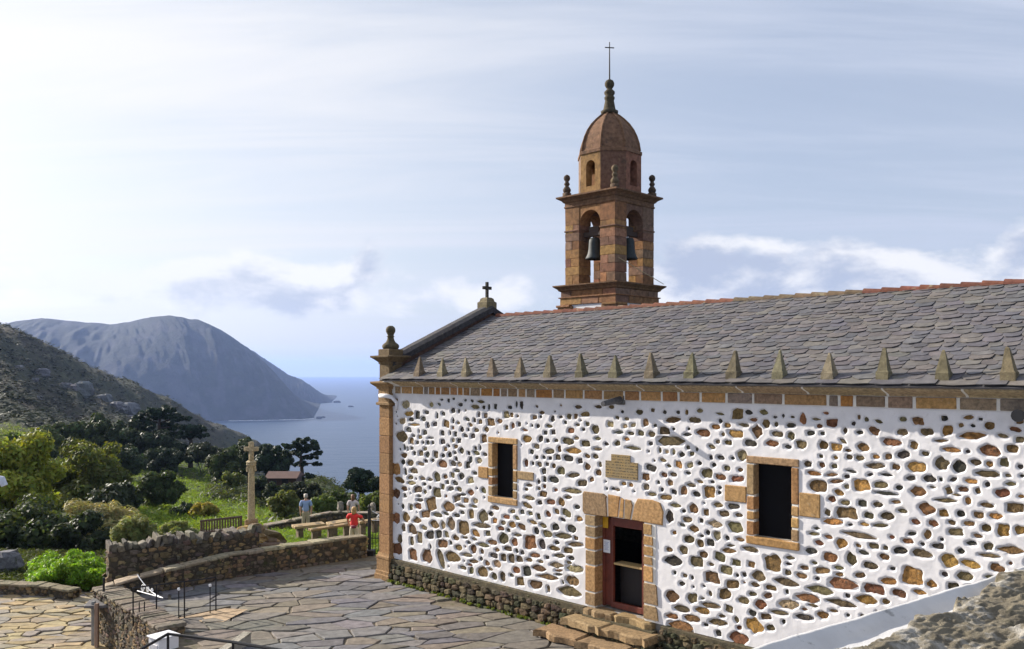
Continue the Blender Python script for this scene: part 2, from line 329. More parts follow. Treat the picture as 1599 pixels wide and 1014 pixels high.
# stones of the long wall in wall centimetres: along, up, width, height, tilt, colour
STONES = (
    '1241,287,51,40,4,o;35,345,56,30,-2,n;254,38,57,29,-1,b;150,24,48,34,5,b;1097,291,52,32,4,o;664,19,73,22,0,n;300,120,44,34,4,b;168,169,41,35,19,b;938,186,42,33,8,r;523,273,66,19,1,o;966,2,64,20,0,r;'
    '208,26,25,51,25,n;537,116,41,31,8,r;20,25,39,31,8,r;237,169,50,24,0,b;14,112,37,31,7,r;941,384,60,19,3,n;11,251,35,32,5,o;385,274,41,28,5,t;251,126,34,33,14,n;90,20,35,32,5,r;1309,149,59,18,2,r;'
    '1134,39,40,27,-2,o;446,113,40,26,8,n;371,17,39,26,9,b;1102,6,40,25,5,r;13,183,35,28,6,r;86,89,35,27,1,b;1174,165,29,32,9,b;371,158,32,29,24,n;1428,183,32,29,4,o;598,42,74,12,4,b;58,436,38,23,2,t;'
    '58,120,34,26,7,b;948,134,41,21,5,k;215,67,42,20,8,b;368,135,71,12,2,n;181,115,38,22,-3,b;945,60,32,25,6,b;192,202,32,25,-4,n;162,84,36,22,14,k;672,46,39,20,1,b;1261,320,34,22,-2,b;679,74,50,15,3,t;'
    '557,17,41,18,4,b;214,281,34,21,4,r;1199,134,51,14,-3,n;1265,131,53,14,-1,n;141,138,41,18,10,b;1244,112,52,14,1,r;934,100,32,22,5,k;119,70,24,30,-2,n;568,58,49,14,3,b;1316,277,35,19,2,b;'
    '30,222,41,16,-8,b;1040,116,30,22,1,b;674,347,48,14,1,o;1094,223,30,22,-13,n;526,45,27,23,9,k;30,54,26,24,11,n;193,244,25,25,5,n;1305,114,52,12,-2,n;644,146,46,13,4,n;1204,93,38,16,6,t;'
    '106,117,35,17,7,b;672,253,52,11,2,n;110,203,35,17,6,n;1351,129,37,16,1,o;1005,142,31,19,2,n;1144,136,31,19,2,n;1338,240,57,10,-4,n;679,131,55,10,6,n;7,442,28,21,1,o;1486,218,24,24,9,o;625,74,43,13,5,t;'
    '1036,287,23,24,6,o;201,91,25,21,14,k;969,39,40,13,3,n;425,46,28,19,9,t;940,226,18,28,-6,k;1364,150,33,16,0,r;68,411,41,13,2,o;76,274,30,17,4,b;506,16,24,21,10,b;526,365,29,17,3,o;1070,88,25,20,6,b;'
    '336,70,25,21,8,r;401,401,28,18,2,b;1343,329,26,20,8,o;1547,403,30,17,-10,r;1451,300,26,19,-2,r;993,24,38,13,1,b;473,67,23,21,9,n;1055,28,41,12,6,n;113,157,31,16,0,r;193,142,43,11,-1,n;'
    '1098,446,24,20,6,b;444,18,20,24,16,n;485,109,23,21,8,r;876,344,36,14,-3,r;1435,369,30,16,1,o;578,117,20,24,8,k;1108,365,21,22,4,t;740,399,23,20,3,n;658,367,32,15,-3,n;594,144,31,15,-4,n;'
    '279,66,31,15,2,b;344,113,28,17,-3,o;1022,405,30,15,-1,r;615,274,33,14,-1,k;40,389,31,15,12,t;231,389,25,18,-11,b;108,408,20,23,-4,k;1475,376,20,23,4,n;328,160,19,24,7,b;372,86,46,10,1,n;'
    '1523,426,40,11,6,o;93,253,32,14,1,n;1019,45,33,13,1,o;273,195,27,16,19,n;655,200,29,15,-18,n;376,358,21,20,0,b;946,428,36,12,9,b;669,165,27,16,-4,k;406,98,34,12,1,b;1095,407,30,14,-2,o;'
    '1035,59,39,11,2,n;1502,374,20,21,-6,k;1087,110,26,16,5,b;658,114,32,13,1,b;1578,249,36,12,2,b;1048,224,30,14,0,t;1073,136,24,17,-9,t;414,13,22,18,13,n;701,274,28,14,1,n;85,56,17,24,2,n;'
    '1059,159,25,16,-14,n;217,118,19,21,7,t;1437,327,25,16,0,b;1028,324,23,18,-2,n;1285,193,24,16,1,r;1324,196,18,22,13,n;637,298,25,16,5,n;83,218,37,11,5,t;660,328,30,13,-4,k;1290,258,35,11,4,o;'
    '996,66,22,18,10,n;46,88,19,20,7,n;313,52,43,9,3,n;1140,414,18,22,30,b;81,335,20,19,3,b;1148,82,21,19,11,r;1443,224,30,13,-2,n;639,225,20,19,10,b;446,66,20,19,9,n;674,290,39,10,7,n;187,305,21,17,-6,n;'
    '927,405,25,15,-1,n;1510,197,27,14,6,n;617,113,35,11,2,b;987,185,25,15,-1,n;49,293,29,13,-2,b;338,39,42,9,5,b;326,215,23,16,6,r;269,90,26,14,-2,b;490,41,24,15,6,r;325,247,26,14,12,t;846,363,48,7,-3,n;'
    '479,151,24,15,7,o;998,249,19,19,11,b;1583,316,25,14,1,b;511,150,27,13,-4,b;537,223,35,10,0,n;1112,83,26,14,-3,n;1520,217,29,12,-8,o;621,164,22,16,7,k;68,366,27,13,3,g;530,204,31,11,-15,b;'
    '47,199,29,12,5,b;95,381,47,7,1,o;1234,75,33,10,4,k;553,87,35,10,5,r;600,340,29,12,4,n;975,284,16,21,-7,b;411,65,27,12,2,k;712,365,25,13,3,n;341,438,34,10,-5,n;291,255,21,16,29,k;892,324,26,13,-12,k;'
    '1394,408,28,12,0,r;633,98,35,9,5,n;974,161,20,17,8,n;1127,185,31,10,-3,n;501,70,24,14,2,n;603,221,28,12,2,r;152,302,19,17,4,g;1387,280,25,13,7,n;1230,394,21,15,3,n;1545,366,33,10,-1,n;'
    '1567,279,16,19,7,o;1000,430,29,11,-6,n;291,322,18,18,4,n;456,422,19,17,2,t;1566,337,22,14,2,r;328,13,18,18,9,n;1306,222,19,16,8,o;1098,319,27,11,3,r;1345,396,22,14,-9,b;1357,190,24,12,1,n;'
    '1000,208,22,14,3,b;462,90,27,11,5,n;137,100,26,11,-6,n;1270,167,27,11,9,b;348,320,28,11,-7,n;1366,365,30,10,1,n;1078,175,31,10,3,b;560,147,18,16,-4,k;315,286,18,17,4,k;1186,74,38,8,2,n;'
    '1271,86,24,12,2,o;358,301,21,14,4,t;124,304,21,14,4,n;581,237,23,13,-2,b;257,285,22,13,-6,k;44,274,21,14,4,k;80,150,17,17,6,n;1126,391,24,12,-1,k;1288,437,20,14,2,r;699,167,22,13,7,n;118,174,30,9,6,k;'
    '1389,168,25,11,4,o;946,19,28,10,5,r;56,247,15,18,5,k;167,439,19,14,2,t;437,137,27,10,0,r;374,226,19,15,-17,n;124,274,29,9,1,n;232,94,17,16,8,t;306,193,23,12,-1,b;1233,441,12,23,2,r;1407,150,23,12,-9,r;'
    '930,265,29,10,3,b;1159,430,15,18,5,b;342,195,23,12,6,t;1068,247,24,11,5,n;1171,393,25,11,1,r;78,233,25,11,11,n;709,432,26,10,2,b;134,399,21,12,2,k;390,118,20,13,8,n;1272,396,16,17,22,b;'
    '1482,317,35,7,1,n;385,382,18,14,3,b;1558,218,20,13,-8,r;1022,159,20,13,4,b;749,302,18,14,5,b;879,304,19,14,-3,b;79,395,27,10,2,k;1497,267,24,11,4,n;668,393,21,12,3,r;258,426,18,14,2,k;'
    '1375,333,21,12,0,n;1250,200,26,10,4,g;878,420,15,17,6,b;1408,224,21,12,3,k;282,285,19,13,4,t;1060,319,24,11,-2,r;1296,393,19,13,-6,o;154,382,16,16,-18,g;705,148,17,15,8,b;1090,264,26,10,2,k;'
    '1053,202,16,16,8,t;457,168,24,10,3,r;215,341,19,13,3,k;432,405,22,11,-1,b;702,115,15,16,8,r;1493,176,17,14,-3,n;984,225,22,11,-2,n;139,362,20,12,3,k;401,169,18,13,7,k;581,162,24,10,-8,n;'
    '717,313,18,14,-3,b;297,16,27,9,-1,n;266,235,22,11,-5,k;547,166,26,9,-8,b;272,150,27,9,0,k;281,220,22,11,-5,n;1414,388,20,12,14,k;358,253,27,9,2,n;525,306,13,18,4,r;954,251,30,8,1,n;697,97,25,9,1,k;'
    '215,220,15,15,-1,n;597,192,17,13,-9,r;182,387,21,11,2,g;573,369,17,14,18,k;418,186,24,10,-1,b;249,218,23,10,12,k;293,378,18,13,3,k;1015,180,14,16,8,b;1484,432,15,16,3,o;131,235,24,9,-1,n;'
    '1210,409,15,15,12,n;509,448,12,19,-1,k;1159,61,23,10,7,b;693,192,21,10,3,o;1182,411,22,10,-5,n;416,154,18,12,7,o;388,42,19,12,2,b;627,328,18,12,4,n;1491,401,27,8,-3,o;1254,343,27,8,-5,o;'
    '1452,428,19,12,6,n;1037,185,17,13,-1,k;243,308,17,13,4,k;894,396,19,11,-1,n;1384,319,39,6,-2,k;1054,263,22,10,2,n;1437,446,17,13,2,b;257,255,17,13,5,n;559,349,20,11,4,n;862,442,19,11,2,n;'
    '962,337,16,13,-9,o;1545,236,33,6,1,n;1080,60,17,13,-7,n;272,268,27,8,1,k;1232,151,23,9,-5,b;535,73,25,9,3,b;1096,154,18,12,-2,n;783,413,18,12,-5,t;290,177,30,7,-4,n;364,452,27,8,-2,n;226,248,17,12,5,b;'
    '369,70,16,13,-2,b;214,364,16,13,3,k;326,301,13,16,4,g;1456,351,18,12,0,k;689,448,26,8,-2,n;1579,408,16,13,-8,b;1364,426,16,13,-23,r;119,348,21,9,3,b;228,150,25,8,-7,k;662,425,16,12,2,n;'
    '1557,300,22,9,3,o;479,396,12,17,-1,r;1412,426,18,11,-10,n;479,184,21,9,7,n;445,152,19,10,7,n;1376,263,30,6,7,n;880,283,15,13,5,t;740,338,18,11,4,n;659,238,22,9,6,n;382,417,17,12,2,n;51,316,12,16,4,g;'
    '147,417,21,9,-8,k;1154,451,19,10,-9,n;494,170,20,9,-12,n;894,268,23,8,3,n;347,378,21,9,3,n;806,396,25,7,3,k;44,148,14,14,0,k;1049,419,21,9,-2,o;1169,118,22,9,3,b;334,362,16,12,3,k;584,292,15,13,12,k;'
    '163,235,23,8,5,n;1302,312,17,11,-14,o;496,128,29,7,4,n;1169,42,17,11,3,n;336,181,27,7,-1,n;669,98,20,9,1,k;1459,175,16,12,-6,o;1542,279,15,12,2,b;803,371,17,11,7,n;1112,425,24,7,-7,t;'
    '1431,405,13,13,-12,b;695,325,15,12,4,k;281,347,15,12,3,k;748,355,26,7,0,n;624,201,17,11,-13,b;611,418,14,13,17,k;423,81,21,9,8,b;1590,282,13,13,2,o;941,297,14,13,-8,b;95,302,15,12,4,k;'
    '417,441,12,14,-5,k;1462,277,16,11,-6,r;1131,62,15,11,-8,k;568,307,16,11,-3,n;226,322,15,11,4,b;1340,170,19,9,12,b;552,419,19,9,2,b;567,182,12,14,7,n;142,199,16,10,6,n;1243,359,16,10,0,n;'
    '865,397,16,11,-5,n;142,317,18,9,4,n;989,337,16,10,13,t;362,401,16,11,2,b;535,254,23,7,2,n;1005,280,17,10,-7,k;1123,450,16,10,-7,k;154,335,15,11,3,k;1343,297,15,11,3,k;598,14,10,17,10,n;'
    '1136,118,18,9,-4,n;1478,296,13,12,7,o;1163,102,17,10,10,b;1128,156,14,11,-10,b;1568,386,11,14,4,n;1453,257,11,15,-14,b;1355,277,16,10,-9,n;294,160,20,8,0,k;339,97,24,7,-3,n;570,216,16,10,17,k;'
    '632,348,11,15,11,b;1028,245,12,13,7,b;1382,209,17,10,-7,r;267,364,13,12,-4,k;1209,429,17,9,3,k;992,297,21,8,-2,n;287,442,18,9,2,g;1547,443,14,12,8,b;926,312,15,10,-17,r;1440,158,21,8,-2,o;'
    '217,304,16,10,4,k;512,187,16,10,7,k;1297,332,24,7,8,b;749,450,21,8,-6,n;1370,298,18,9,-2,n;306,362,20,8,-11,k;1264,217,17,9,-10,r;938,157,17,9,0,b;1543,316,21,7,-3,b;682,426,13,12,2,b;'
    '468,441,18,8,-9,k;625,128,16,9,8,k;1256,257,13,11,7,b;539,186,17,9,7,n;1076,423,14,10,3,o;218,416,15,10,-11,k;1104,201,20,7,-1,b;1364,225,16,9,0,n;193,410,9,16,-8,g;575,431,18,8,2,b;630,54,25,6,6,k;'
    '630,63,25,6,6,r;687,218,17,9,6,k;267,331,17,9,4,b;163,348,29,5,3,g;258,399,11,14,2,k;1288,343,24,6,8,b;730,285,14,10,5,b;1527,383,15,10,-12,n;174,288,14,10,4,k;1056,7,12,12,12,k;54,180,14,11,6,k;'
    '313,405,19,8,-8,k;600,400,18,8,-1,n;116,185,23,6,6,g;543,336,13,11,-11,k;1061,358,16,9,-5,k;949,315,18,8,-5,n;1422,242,17,8,0,r;1289,299,13,11,6,r;146,284,15,9,-9,k;358,419,11,13,2,g;1313,295,16,9,1,n;'
    '1131,99,17,8,6,n;1078,389,16,9,-6,b;747,379,19,8,3,n;1346,211,20,7,-7,k;1469,240,19,8,0,k;613,386,13,11,3,k;573,75,20,7,3,n;270,299,13,11,-10,k;108,332,15,9,3,k;1545,250,13,11,8,n;399,29,21,7,-5,n;'
    '235,234,15,9,5,k;970,358,13,11,-5,k;1236,167,17,8,2,b;1339,377,15,9,7,n;586,273,12,12,-6,k;550,290,14,10,5,k;1041,378,15,9,-14,n;1075,338,14,10,-4,n;1531,299,14,10,3,b;1384,132,13,10,11,b;'
    '492,89,12,11,8,k;257,347,14,10,3,t;511,88,14,10,8,k;323,28,23,6,4,r;457,390,12,11,3,n;1253,100,21,6,-1,n;465,136,14,9,0,k;1434,276,15,9,-9,r;982,400,19,7,3,k;926,80,20,7,0,n;475,422,12,11,2,b;'
    '163,213,13,10,5,k;1204,153,13,10,-5,n;342,267,17,8,-2,k;296,207,22,6,6,k;501,400,13,10,2,k;326,391,17,8,-11,b;303,96,22,6,4,n;1584,439,19,7,-11,r;1504,298,13,10,-4,k;970,91,15,9,10,k;614,307,12,11,4,b;'
    '1520,352,19,7,-4,o;83,315,15,8,4,k;923,343,18,7,-9,n;717,410,13,9,2,n;1301,177,17,7,1,n;1101,248,17,7,-4,n;394,439,7,18,0,k;379,318,16,8,-7,k;839,395,19,7,-5,n;165,53,8,15,8,k;1426,349,16,8,5,k;'
    '362,334,9,15,4,g;341,404,12,11,2,k;249,75,12,10,8,k;1486,334,9,13,21,b;1012,450,13,9,2,n;281,425,10,12,-5,g;1401,366,12,10,-11,b;519,387,19,6,-5,r;139,220,15,8,5,k;90,350,17,7,-3,g;567,265,11,11,5,k;'
    '1248,416,15,8,-2,k;588,384,13,9,3,k;828,382,16,7,-5,o;264,315,15,8,4,k;682,146,13,9,-8,b;475,26,17,7,2,k;717,337,14,9,-12,b;1207,181,18,7,1,n;319,85,17,7,1,k;643,184,17,7,-9,k;1517,283,18,7,4,b;'
    '1389,383,12,10,-6,b;174,336,13,9,3,k;1254,232,20,6,3,n;1508,338,15,8,-3,r;662,87,17,7,1,n;845,413,14,8,3,t;1474,415,22,5,3,b;1060,445,22,5,-9,n;492,449,7,18,2,k;1302,165,16,7,7,b;1386,351,22,5,-3,k;'
    '200,441,16,7,-19,g;1413,292,16,7,-4,n;366,50,13,9,9,k;786,451,15,8,2,n;1096,42,10,12,11,n;823,410,13,8,3,t;1282,230,15,7,-7,r;1270,359,11,10,4,r;1518,181,15,7,5,k;246,366,9,12,3,g;951,279,12,9,-12,k;'
    '375,438,13,9,2,k;1566,428,17,6,-10,n;1590,423,12,9,-2,n;595,365,13,8,3,k;240,452,11,10,1,k;1516,455,15,7,8,b;685,376,14,8,3,t;1347,261,16,6,-1,o;820,284,14,7,5,o;583,325,13,8,-7,k;1133,436,16,7,2,r;'
    '1281,274,11,10,-24,n;1520,252,16,7,3,k;1515,320,9,11,6,o;594,88,15,7,5,k;279,394,15,7,2,b;1402,306,16,6,3,b;526,243,14,7,6,n;319,317,12,9,4,k;622,367,14,7,7,n;1590,453,11,10,2,b;564,398,11,9,3,k;'
    '1013,306,16,6,-8,b;1063,43,16,6,7,n;1325,352,21,5,-7,k;345,332,11,9,4,k;1083,186,19,5,4,n;1413,448,12,8,2,n;754,321,10,10,4,n;828,426,13,7,2,n;1407,331,12,8,5,k;1293,359,12,8,4,n;1032,205,10,10,8,k;'
    '1449,392,13,7,-7,n;1204,388,14,7,-6,k;133,334,11,8,3,k;802,269,15,6,6,n;115,364,8,12,3,k;839,283,11,8,5,o;1428,255,15,6,13,k;621,251,13,7,6,r;1549,202,17,6,1,n;1339,422,13,7,-5,k;1320,377,11,8,-8,n;'
    '994,361,11,9,4,n;1505,237,11,8,-5,k;1037,83,8,12,27,n;560,323,11,8,4,k;1547,382,11,9,4,o;1479,452,10,9,2,k;1104,337,12,7,-3,b;1012,343,11,8,4,k;1102,28,11,8,12,r;66,312,9,11,4,g;1577,353,16,6,2,n;'
    '1309,405,15,6,-32,n;594,309,11,8,4,k;950,362,8,12,4,t;585,256,10,9,5,r;971,213,14,6,-10,k;1076,200,10,9,-11,k;1480,195,10,8,-18,k;1046,342,10,9,4,k;603,324,12,7,4,k;331,453,13,7,-13,k;'
    '772,368,13,7,-5,k;211,454,14,6,1,g;258,380,11,8,3,r;1530,265,14,6,-6,b;1313,424,7,12,-2,n;688,407,14,6,-1,n;547,308,10,8,4,k;240,331,12,7,-10,k;567,249,11,7,5,n;306,454,12,7,1,g;1039,142,13,6,0,n;'
    '637,423,13,6,2,k;1259,442,17,5,-3,n;318,378,10,8,3,k;1292,98,18,5,3,b;1372,443,14,6,-18,n;1180,429,9,9,3,n;981,445,7,11,2,b;985,321,13,6,0,k;1054,389,9,8,3,n;1017,227,9,8,-11,k;896,447,10,8,2,n;'
    '1491,282,12,7,-13,b;1493,353,13,6,21,k;892,376,11,7,3,k;1066,405,9,8,3,n;1060,431,10,8,2,k;1114,134,8,9,9,k;1367,381,12,7,-1,o;916,363,7,11,4,n;977,109,11,7,-4,n;1265,430,11,7,3,r;802,428,11,7,-14,n;'
    '524,289,12,6,5,k;960,445,10,7,2,k;1315,324,9,8,5,t;1027,18,11,6,3,k;1039,357,8,9,4,k;651,411,10,7,-13,k;573,421,10,7,2,k;975,242,10,7,7,k;927,444,10,7,-24,k;1195,59,8,9,12,k;985,373,9,8,4,k;'
    '1262,151,11,6,10,k;1256,179,12,6,1,n;921,281,9,8,6,k;1205,169,13,5,0,k;1530,337,7,10,21,b;706,397,11,6,3,k;933,361,10,7,4,t;1351,445,7,10,2,n;1544,349,8,9,-11,k;1316,342,10,7,5,k;1318,130,9,7,-5,k;'
    '260,457,11,6,1,k;1260,243,14,5,4,k;903,415,9,7,3,k;1017,196,12,5,8,k;816,441,9,7,2,k;1098,130,8,7,9,k;938,332,11,6,-8,n;1337,222,11,6,-12,b;1498,328,15,4,0,n;1088,359,10,6,4,k;1591,381,8,8,4,k;'
    '1395,245,9,6,-8,r;644,38,6,9,10,n;995,108,8,8,10,k;791,270,11,6,5,k;1042,308,11,5,-4,k;1318,389,11,5,-1,b;1006,371,6,9,4,g;1384,225,8,7,-7,n;1058,288,9,6,6,k;1271,417,9,6,-7,k;1357,349,11,5,15,k;'
    '1236,90,12,5,4,r;1505,442,8,7,13,b;953,111,8,7,9,k;1328,437,7,8,-23,k;950,410,8,6,3,k;1202,116,6,9,10,k;1396,191,10,5,-1,k;912,295,7,7,5,k;1059,298,8,6,5,k;1574,366,9,5,-9,n;1592,335,9,5,6,o;'
    '1445,240,8,6,-5,k;1523,442,7,6,-8,k;1268,375,7,6,4,n;1178,443,9,5,2,k;1194,446,5,8,2,k;1338,449,5,9,2,b;1019,70,10,4,11,n;1461,337,11,3,0,n;1322,257,9,4,12,k;1515,400,7,5,4,k;987,412,7,5,3,k;'
    '1534,453,6,5,2,k;1593,367,6,5,5,k;1475,252,6,5,8,k;1474,351,5,6,5,k;')
# ================================================================== the church
def s_at(px, w=0.0):
    a = (px-CX)/F; B = P0+V*w; return (a*B.y-B.x)/(E.x-a*E.y)
def z_at(px, py, w=0.0):
    d = (L(s_at(px, w), w, 0)).y; return H-(py-HY)/F*d
OCH = [(0.36, 0.215, 0.095), (0.30, 0.20, 0.105), (0.40, 0.235, 0.09), (0.27, 0.19, 0.125), (0.33, 0.175, 0.075), (0.235, 0.185, 0.14)]
church = empty('church', L(8, 4, -0.7), 'white-rendered stone church with slate roof and brown granite bell tower', 'church')
OPEN = [(4.11, 4.83, 2.15, 3.50), (7.43, 8.76, -0.03, 2.07), (11.36, 12.13, 2.12, 3.52)]
S0, S1 = -0.48, 22.0
# ---- masonry core (hollow nave)
core = MB()
cuts = [S0, 4.11, 4.83, 7.43, 8.76, 11.36, 12.13, S1]
def corebox(a, b, z0, z1, w0=0.075, w1=0.62): core.box(L((a+b)/2, (w0+w1)/2, (z0+z1)/2), E, V, Zv, b-a, w1-w0, z1-z0, tint=(0.3, 0.28, 0.25))
for i in range(7):
    op = [o for o in OPEN if abs(o[0]-cuts[i]) < 1e-6]
    if not op: corebox(cuts[i], cuts[i+1], -1.2, 5.0)
    else:
        if op[0][2] > 0: corebox(cuts[i], cuts[i+1], -1.2, op[0][2])
        else: corebox(cuts[i], cuts[i+1], -1.2, -0.035)
        corebox(cuts[i], cuts[i+1], op[0][3], 5.0)
corebox(S0, S1, -1.2, 5.0, 7.4, 8.0); corebox(S0, S0+0.5, -1.2, 5.0, 0.62, 7.4); corebox(S1-0.5, S1, -1.2, 5.0, 0.62, 7.4)
for sx in (S0, S1-0.45):
    core.prism([L(sx, 0.1, 4.99), L(sx+0.45, 0.1, 4.99), L(sx+0.45, 3.97, 6.85), L(sx, 3.97, 6.85)], V*0.01, (0.3, 0.28, 0.25))
    core.add([L(sx, 0.08, 4.98), L(sx, 3.97, 6.9), L(sx, 7.9, 4.98), L(sx+0.45, 0.08, 4.98), L(sx+0.45, 3.97, 6.9), L(sx+0.45, 7.9, 4.98)],
             [(0, 1, 2), (5, 4, 3), (0, 3, 4, 1), (1, 4, 5, 2)], (0.3, 0.28, 0.25))
core.box(L(10.7, 4, -0.25), E, V, Zv, 22, 7.2, 0.1, tint=(0.1, 0.1, 0.1))
core.build('masonry_core', M['darkstone'], church)
# ---- white render with a pocket round each stone
stones = []
CODE = {'b': (0.19, 0.112, 0.045), 'g': (0.105, 0.102, 0.09), 'o': (0.36, 0.19, 0.055), 'r': (0.215, 0.095, 0.042), 't': (0.33, 0.25, 0.14), 'k': (0.056, 0.050, 0.038), 'n': (0.150, 0.114, 0.056)}
EXT = [(4.98, 5.52, 2.66, 2.86), (3.58, 3.94, 2.58, 2.86), (12.28, 12.68, 2.62, 3.06), (10.72, 11.19, 2.74, 3.06)]
for i, q in enumerate(STONES.split(';')):
    if not q: continue
    a = q.split(','); s_, z_, w_, h_, t_ = [float(x) for x in a[:5]]
    stones.append([s_/100, z_/100, max(w_/100*1.06, 0.04), max(h_/100*1.0, 0.03), R(t_), a[5], i])
PLQ = (7.70, 8.62, 2.93, 3.50)
def blocked(s, z, r):
    if z-r*0.6 < 0.02 or z+r > 4.60: return True
    for o in OPEN:
        if o[0]-0.24-r < s < o[1]+0.22+r and o[2]-0.2-r < z < o[3]+0.17+r: return True
    for o in EXT:
        if o[0]-0.04-r < s < o[1]+0.04+r and o[2]-0.04-r < z < o[3]+0.04+r: return True
    if PLQ[0]-r < s < PLQ[1]+r and PLQ[2]-r < z < PLQ[3]+r: return True
    if 7.0-r < s < 9.28+r and z < 2.62+r: return True
    return False
def clashes(st):
    # surrounds of windows, door and plaque keep their own stones
    s, z, w, h = st[0], st[1], st[2]/2*0.8, st[3]/2*0.8
    for o in OPEN:
        if o[2] > 0 and o[0]-0.17 < s+w and s-w < o[1]+0.15 and o[2]-0.16 < z+h and z-h < o[3]+0.15: return True
    for o in EXT:
        if o[0]-0.03 < s+w and s-w < o[1]+0.03 and o[2]-0.03 < z+h and z-h < o[3]+0.03: return True
    if PLQ[0] < s+w and s-w < PLQ[1] and PLQ[2] < z+h and z-h < PLQ[3]: return True
    return 7.04 < s+w and s-w < 9.24 and z-h < 2.58
stones = [s for s in stones if not clashes(s)]
k = len(stones)+1000
for _ in range(1500):          # small chips between the larger stones, and the stretch of wall past the frame
    s, z = U(0.1, 17.4), U(0.05, 4.55)
    far = s > 15.95
    w = U(0.10, 0.38) if far else U(0.05, 0.11)
    h = w*U(0.35, 0.8); r = max(w, h)/2
    if blocked(s, z, r): continue
    if all(math.hypot((s-t[0])/(t[2]/2+w/2+(0.05 if far else 0.075)), (z-t[1])/(t[3]/2+h/2+(0.05 if far else 0.07))) > 1.05 for t in stones if abs(t[0]-s) < 0.8):
        stones.append([s, z, w, h, U(-0.25, 0.2), rng.choice('bgkknnor'), k]); k += 1
g = 0.0155; SW = 17.6
ns, nz = int(SW/g)+1, int(4.70/g)+1
sv = np.linspace(0.0, SW, ns); zv = np.linspace(-0.03, 4.70, nz)
hh = np.zeros((nz, ns), np.float32)
def vnoise(shape, cells, seed):
    r_ = np.random.default_rng(seed); gz, gs = max(2, int(cells[0])), max(2, int(cells[1])); G = r_.uniform(-1, 1, (gz+2, gs+2))
    zz = np.linspace(0, gz, shape[0], endpoint=False); ss = np.linspace(0, gs, shape[1], endpoint=False)
    zi, si = zz.astype(int), ss.astype(int); fz, fs = zz-zi, ss-si; fz = fz*fz*(3-2*fz); fs = fs*fs*(3-2*fs)
    A = G[np.ix_(zi, si)]; B = G[np.ix_(zi, si+1)]; C = G[np.ix_(zi+1, si)]; D = G[np.ix_(zi+1, si+1)]
    return (A*(1-fs)+B*fs)*(1-fz)[:, None]+(C*(1-fs)+D*fs)*fz[:, None]
und = 0.009*vnoise((nz, ns), (6, 20), 1)+0.0028*vnoise((nz, ns), (16, 56), 2)+0.0013*vnoise((nz, ns), (48, 170), 3)+0.0006*vnoise((nz, ns), (130, 480), 4)
dip = np.zeros((nz, ns), np.float32)
for st in stones:
    s, z, w, h, t, c, sd = st; r = max(w, h)*0.75+0.06
    a, b = np.searchsorted(sv, [s-r, s+r]); cc, d = np.searchsorted(zv, [z-r, z+r])
    if b <= a or d <= cc: continue
    X, Z = np.meshgrid(sv[a:b]-s, zv[cc:d]-z); ct, sn = math.cos(t), math.sin(t)
    u, v = X*ct+Z*sn, -X*sn+Z*ct
    f = blob_radius(w, h, sd); tab = np.array([f(2*math.pi*i/96) for i in range(97)])
    ang = np.mod(np.arctan2(v, u), 2*math.pi); Rr = np.interp(ang/(2*math.pi)*96, np.arange(97), tab)
    rho = np.hypot(u, v); dist = (rho-Rr)*np.clip(Rr/np.maximum(w, h)*2, 0.35, 1)
    dep = min(0.055, 0.030+0.12*min(w, h))
    sh = 0.019
    q = np.where(dist > sh, 0.0, np.where(dist < 0, 1.0, (1-dist/sh)**2))
    np.maximum(dip[cc:d, a:b], q*dep, out=dip[cc:d, a:b])
    rim = 0.003*np.exp(-((dist-0.04)/0.03)**2)
    hh[cc:d, a:b] = np.maximum(hh[cc:d, a:b], rim)
off = -(und+hh)+dip            # + is into the church
SS, ZZ = np.meshgrid(sv, zv)
co = np.empty((nz, ns, 3), np.float32)
for i in range(3): co[:, :, i] = P0[i]+E[i]*SS+V[i]*off+(ZZ if i == 2 else 0)
I = np.arange(nz*ns).reshape(nz, ns)
qd = np.stack([I[:-1, :-1], I[:-1, 1:], I[1:, 1:], I[1:, :-1]], -1).reshape(-1, 4)
cs, cz = (SS[:-1, :-1]+g/2).ravel(), (ZZ[:-1, :-1]+g/2).ravel()
keep = np.ones(len(qd), bool)
for o in OPEN: keep &= ~((cs > o[0]-0.02) & (cs < o[1]+0.02) & (cz > o[2]-0.02) & (cz < o[3]+0.02))
qd = qd[keep]
wall = link('wall', new_mesh('wall', co.reshape(-1, 3), qd, (1, 1, 1), True), M['render'], church)
wb = MB(); wb.box(L((SW+S1)/2+0.01, 0.03, 2.33), E, V, Zv, S1-SW-0.02, 0.08, 4.72); wb.build('wall_end', M['render'], church)
# ---- the stones themselves: the 300 largest singly
stones.sort(key=lambda q: -q[2]*q[3]/(L(q[0], 0, 0).y**2)*(0.2 if q[0] > 15.98 else 1))
rest = MB()
for i, st in enumerate(stones):
    s, z, w, h, t, c, sd = st
    dep = min(0.055, 0.030+0.12*min(w, h)); uu = E*math.cos(t)+Zv*math.sin(t); vv = -E*math.sin(t)+Zv*math.cos(t)
    iz = min(nz-1, max(0, int(round((z+0.03)/g)))); iss = min(ns-1, max(0, int(round(s/g)))); surf = -float(und[iz, iss])
    rng.seed(sd+5); tn = jit(CODE[c], 0.35)
    mb = MB() if i < 300 else rest
    mb.blob(L(s, surf, z), uu, vv, -V, w, h, 0.04, sd, tn, n=12 if i < 300 else 8, base=-dep*0.6)
    if i < 300: mb.build('stone', M['rubble'], wall)
rest.build('small_stones', M['rubble'], wall, kind='stuff')
rng.seed(21)
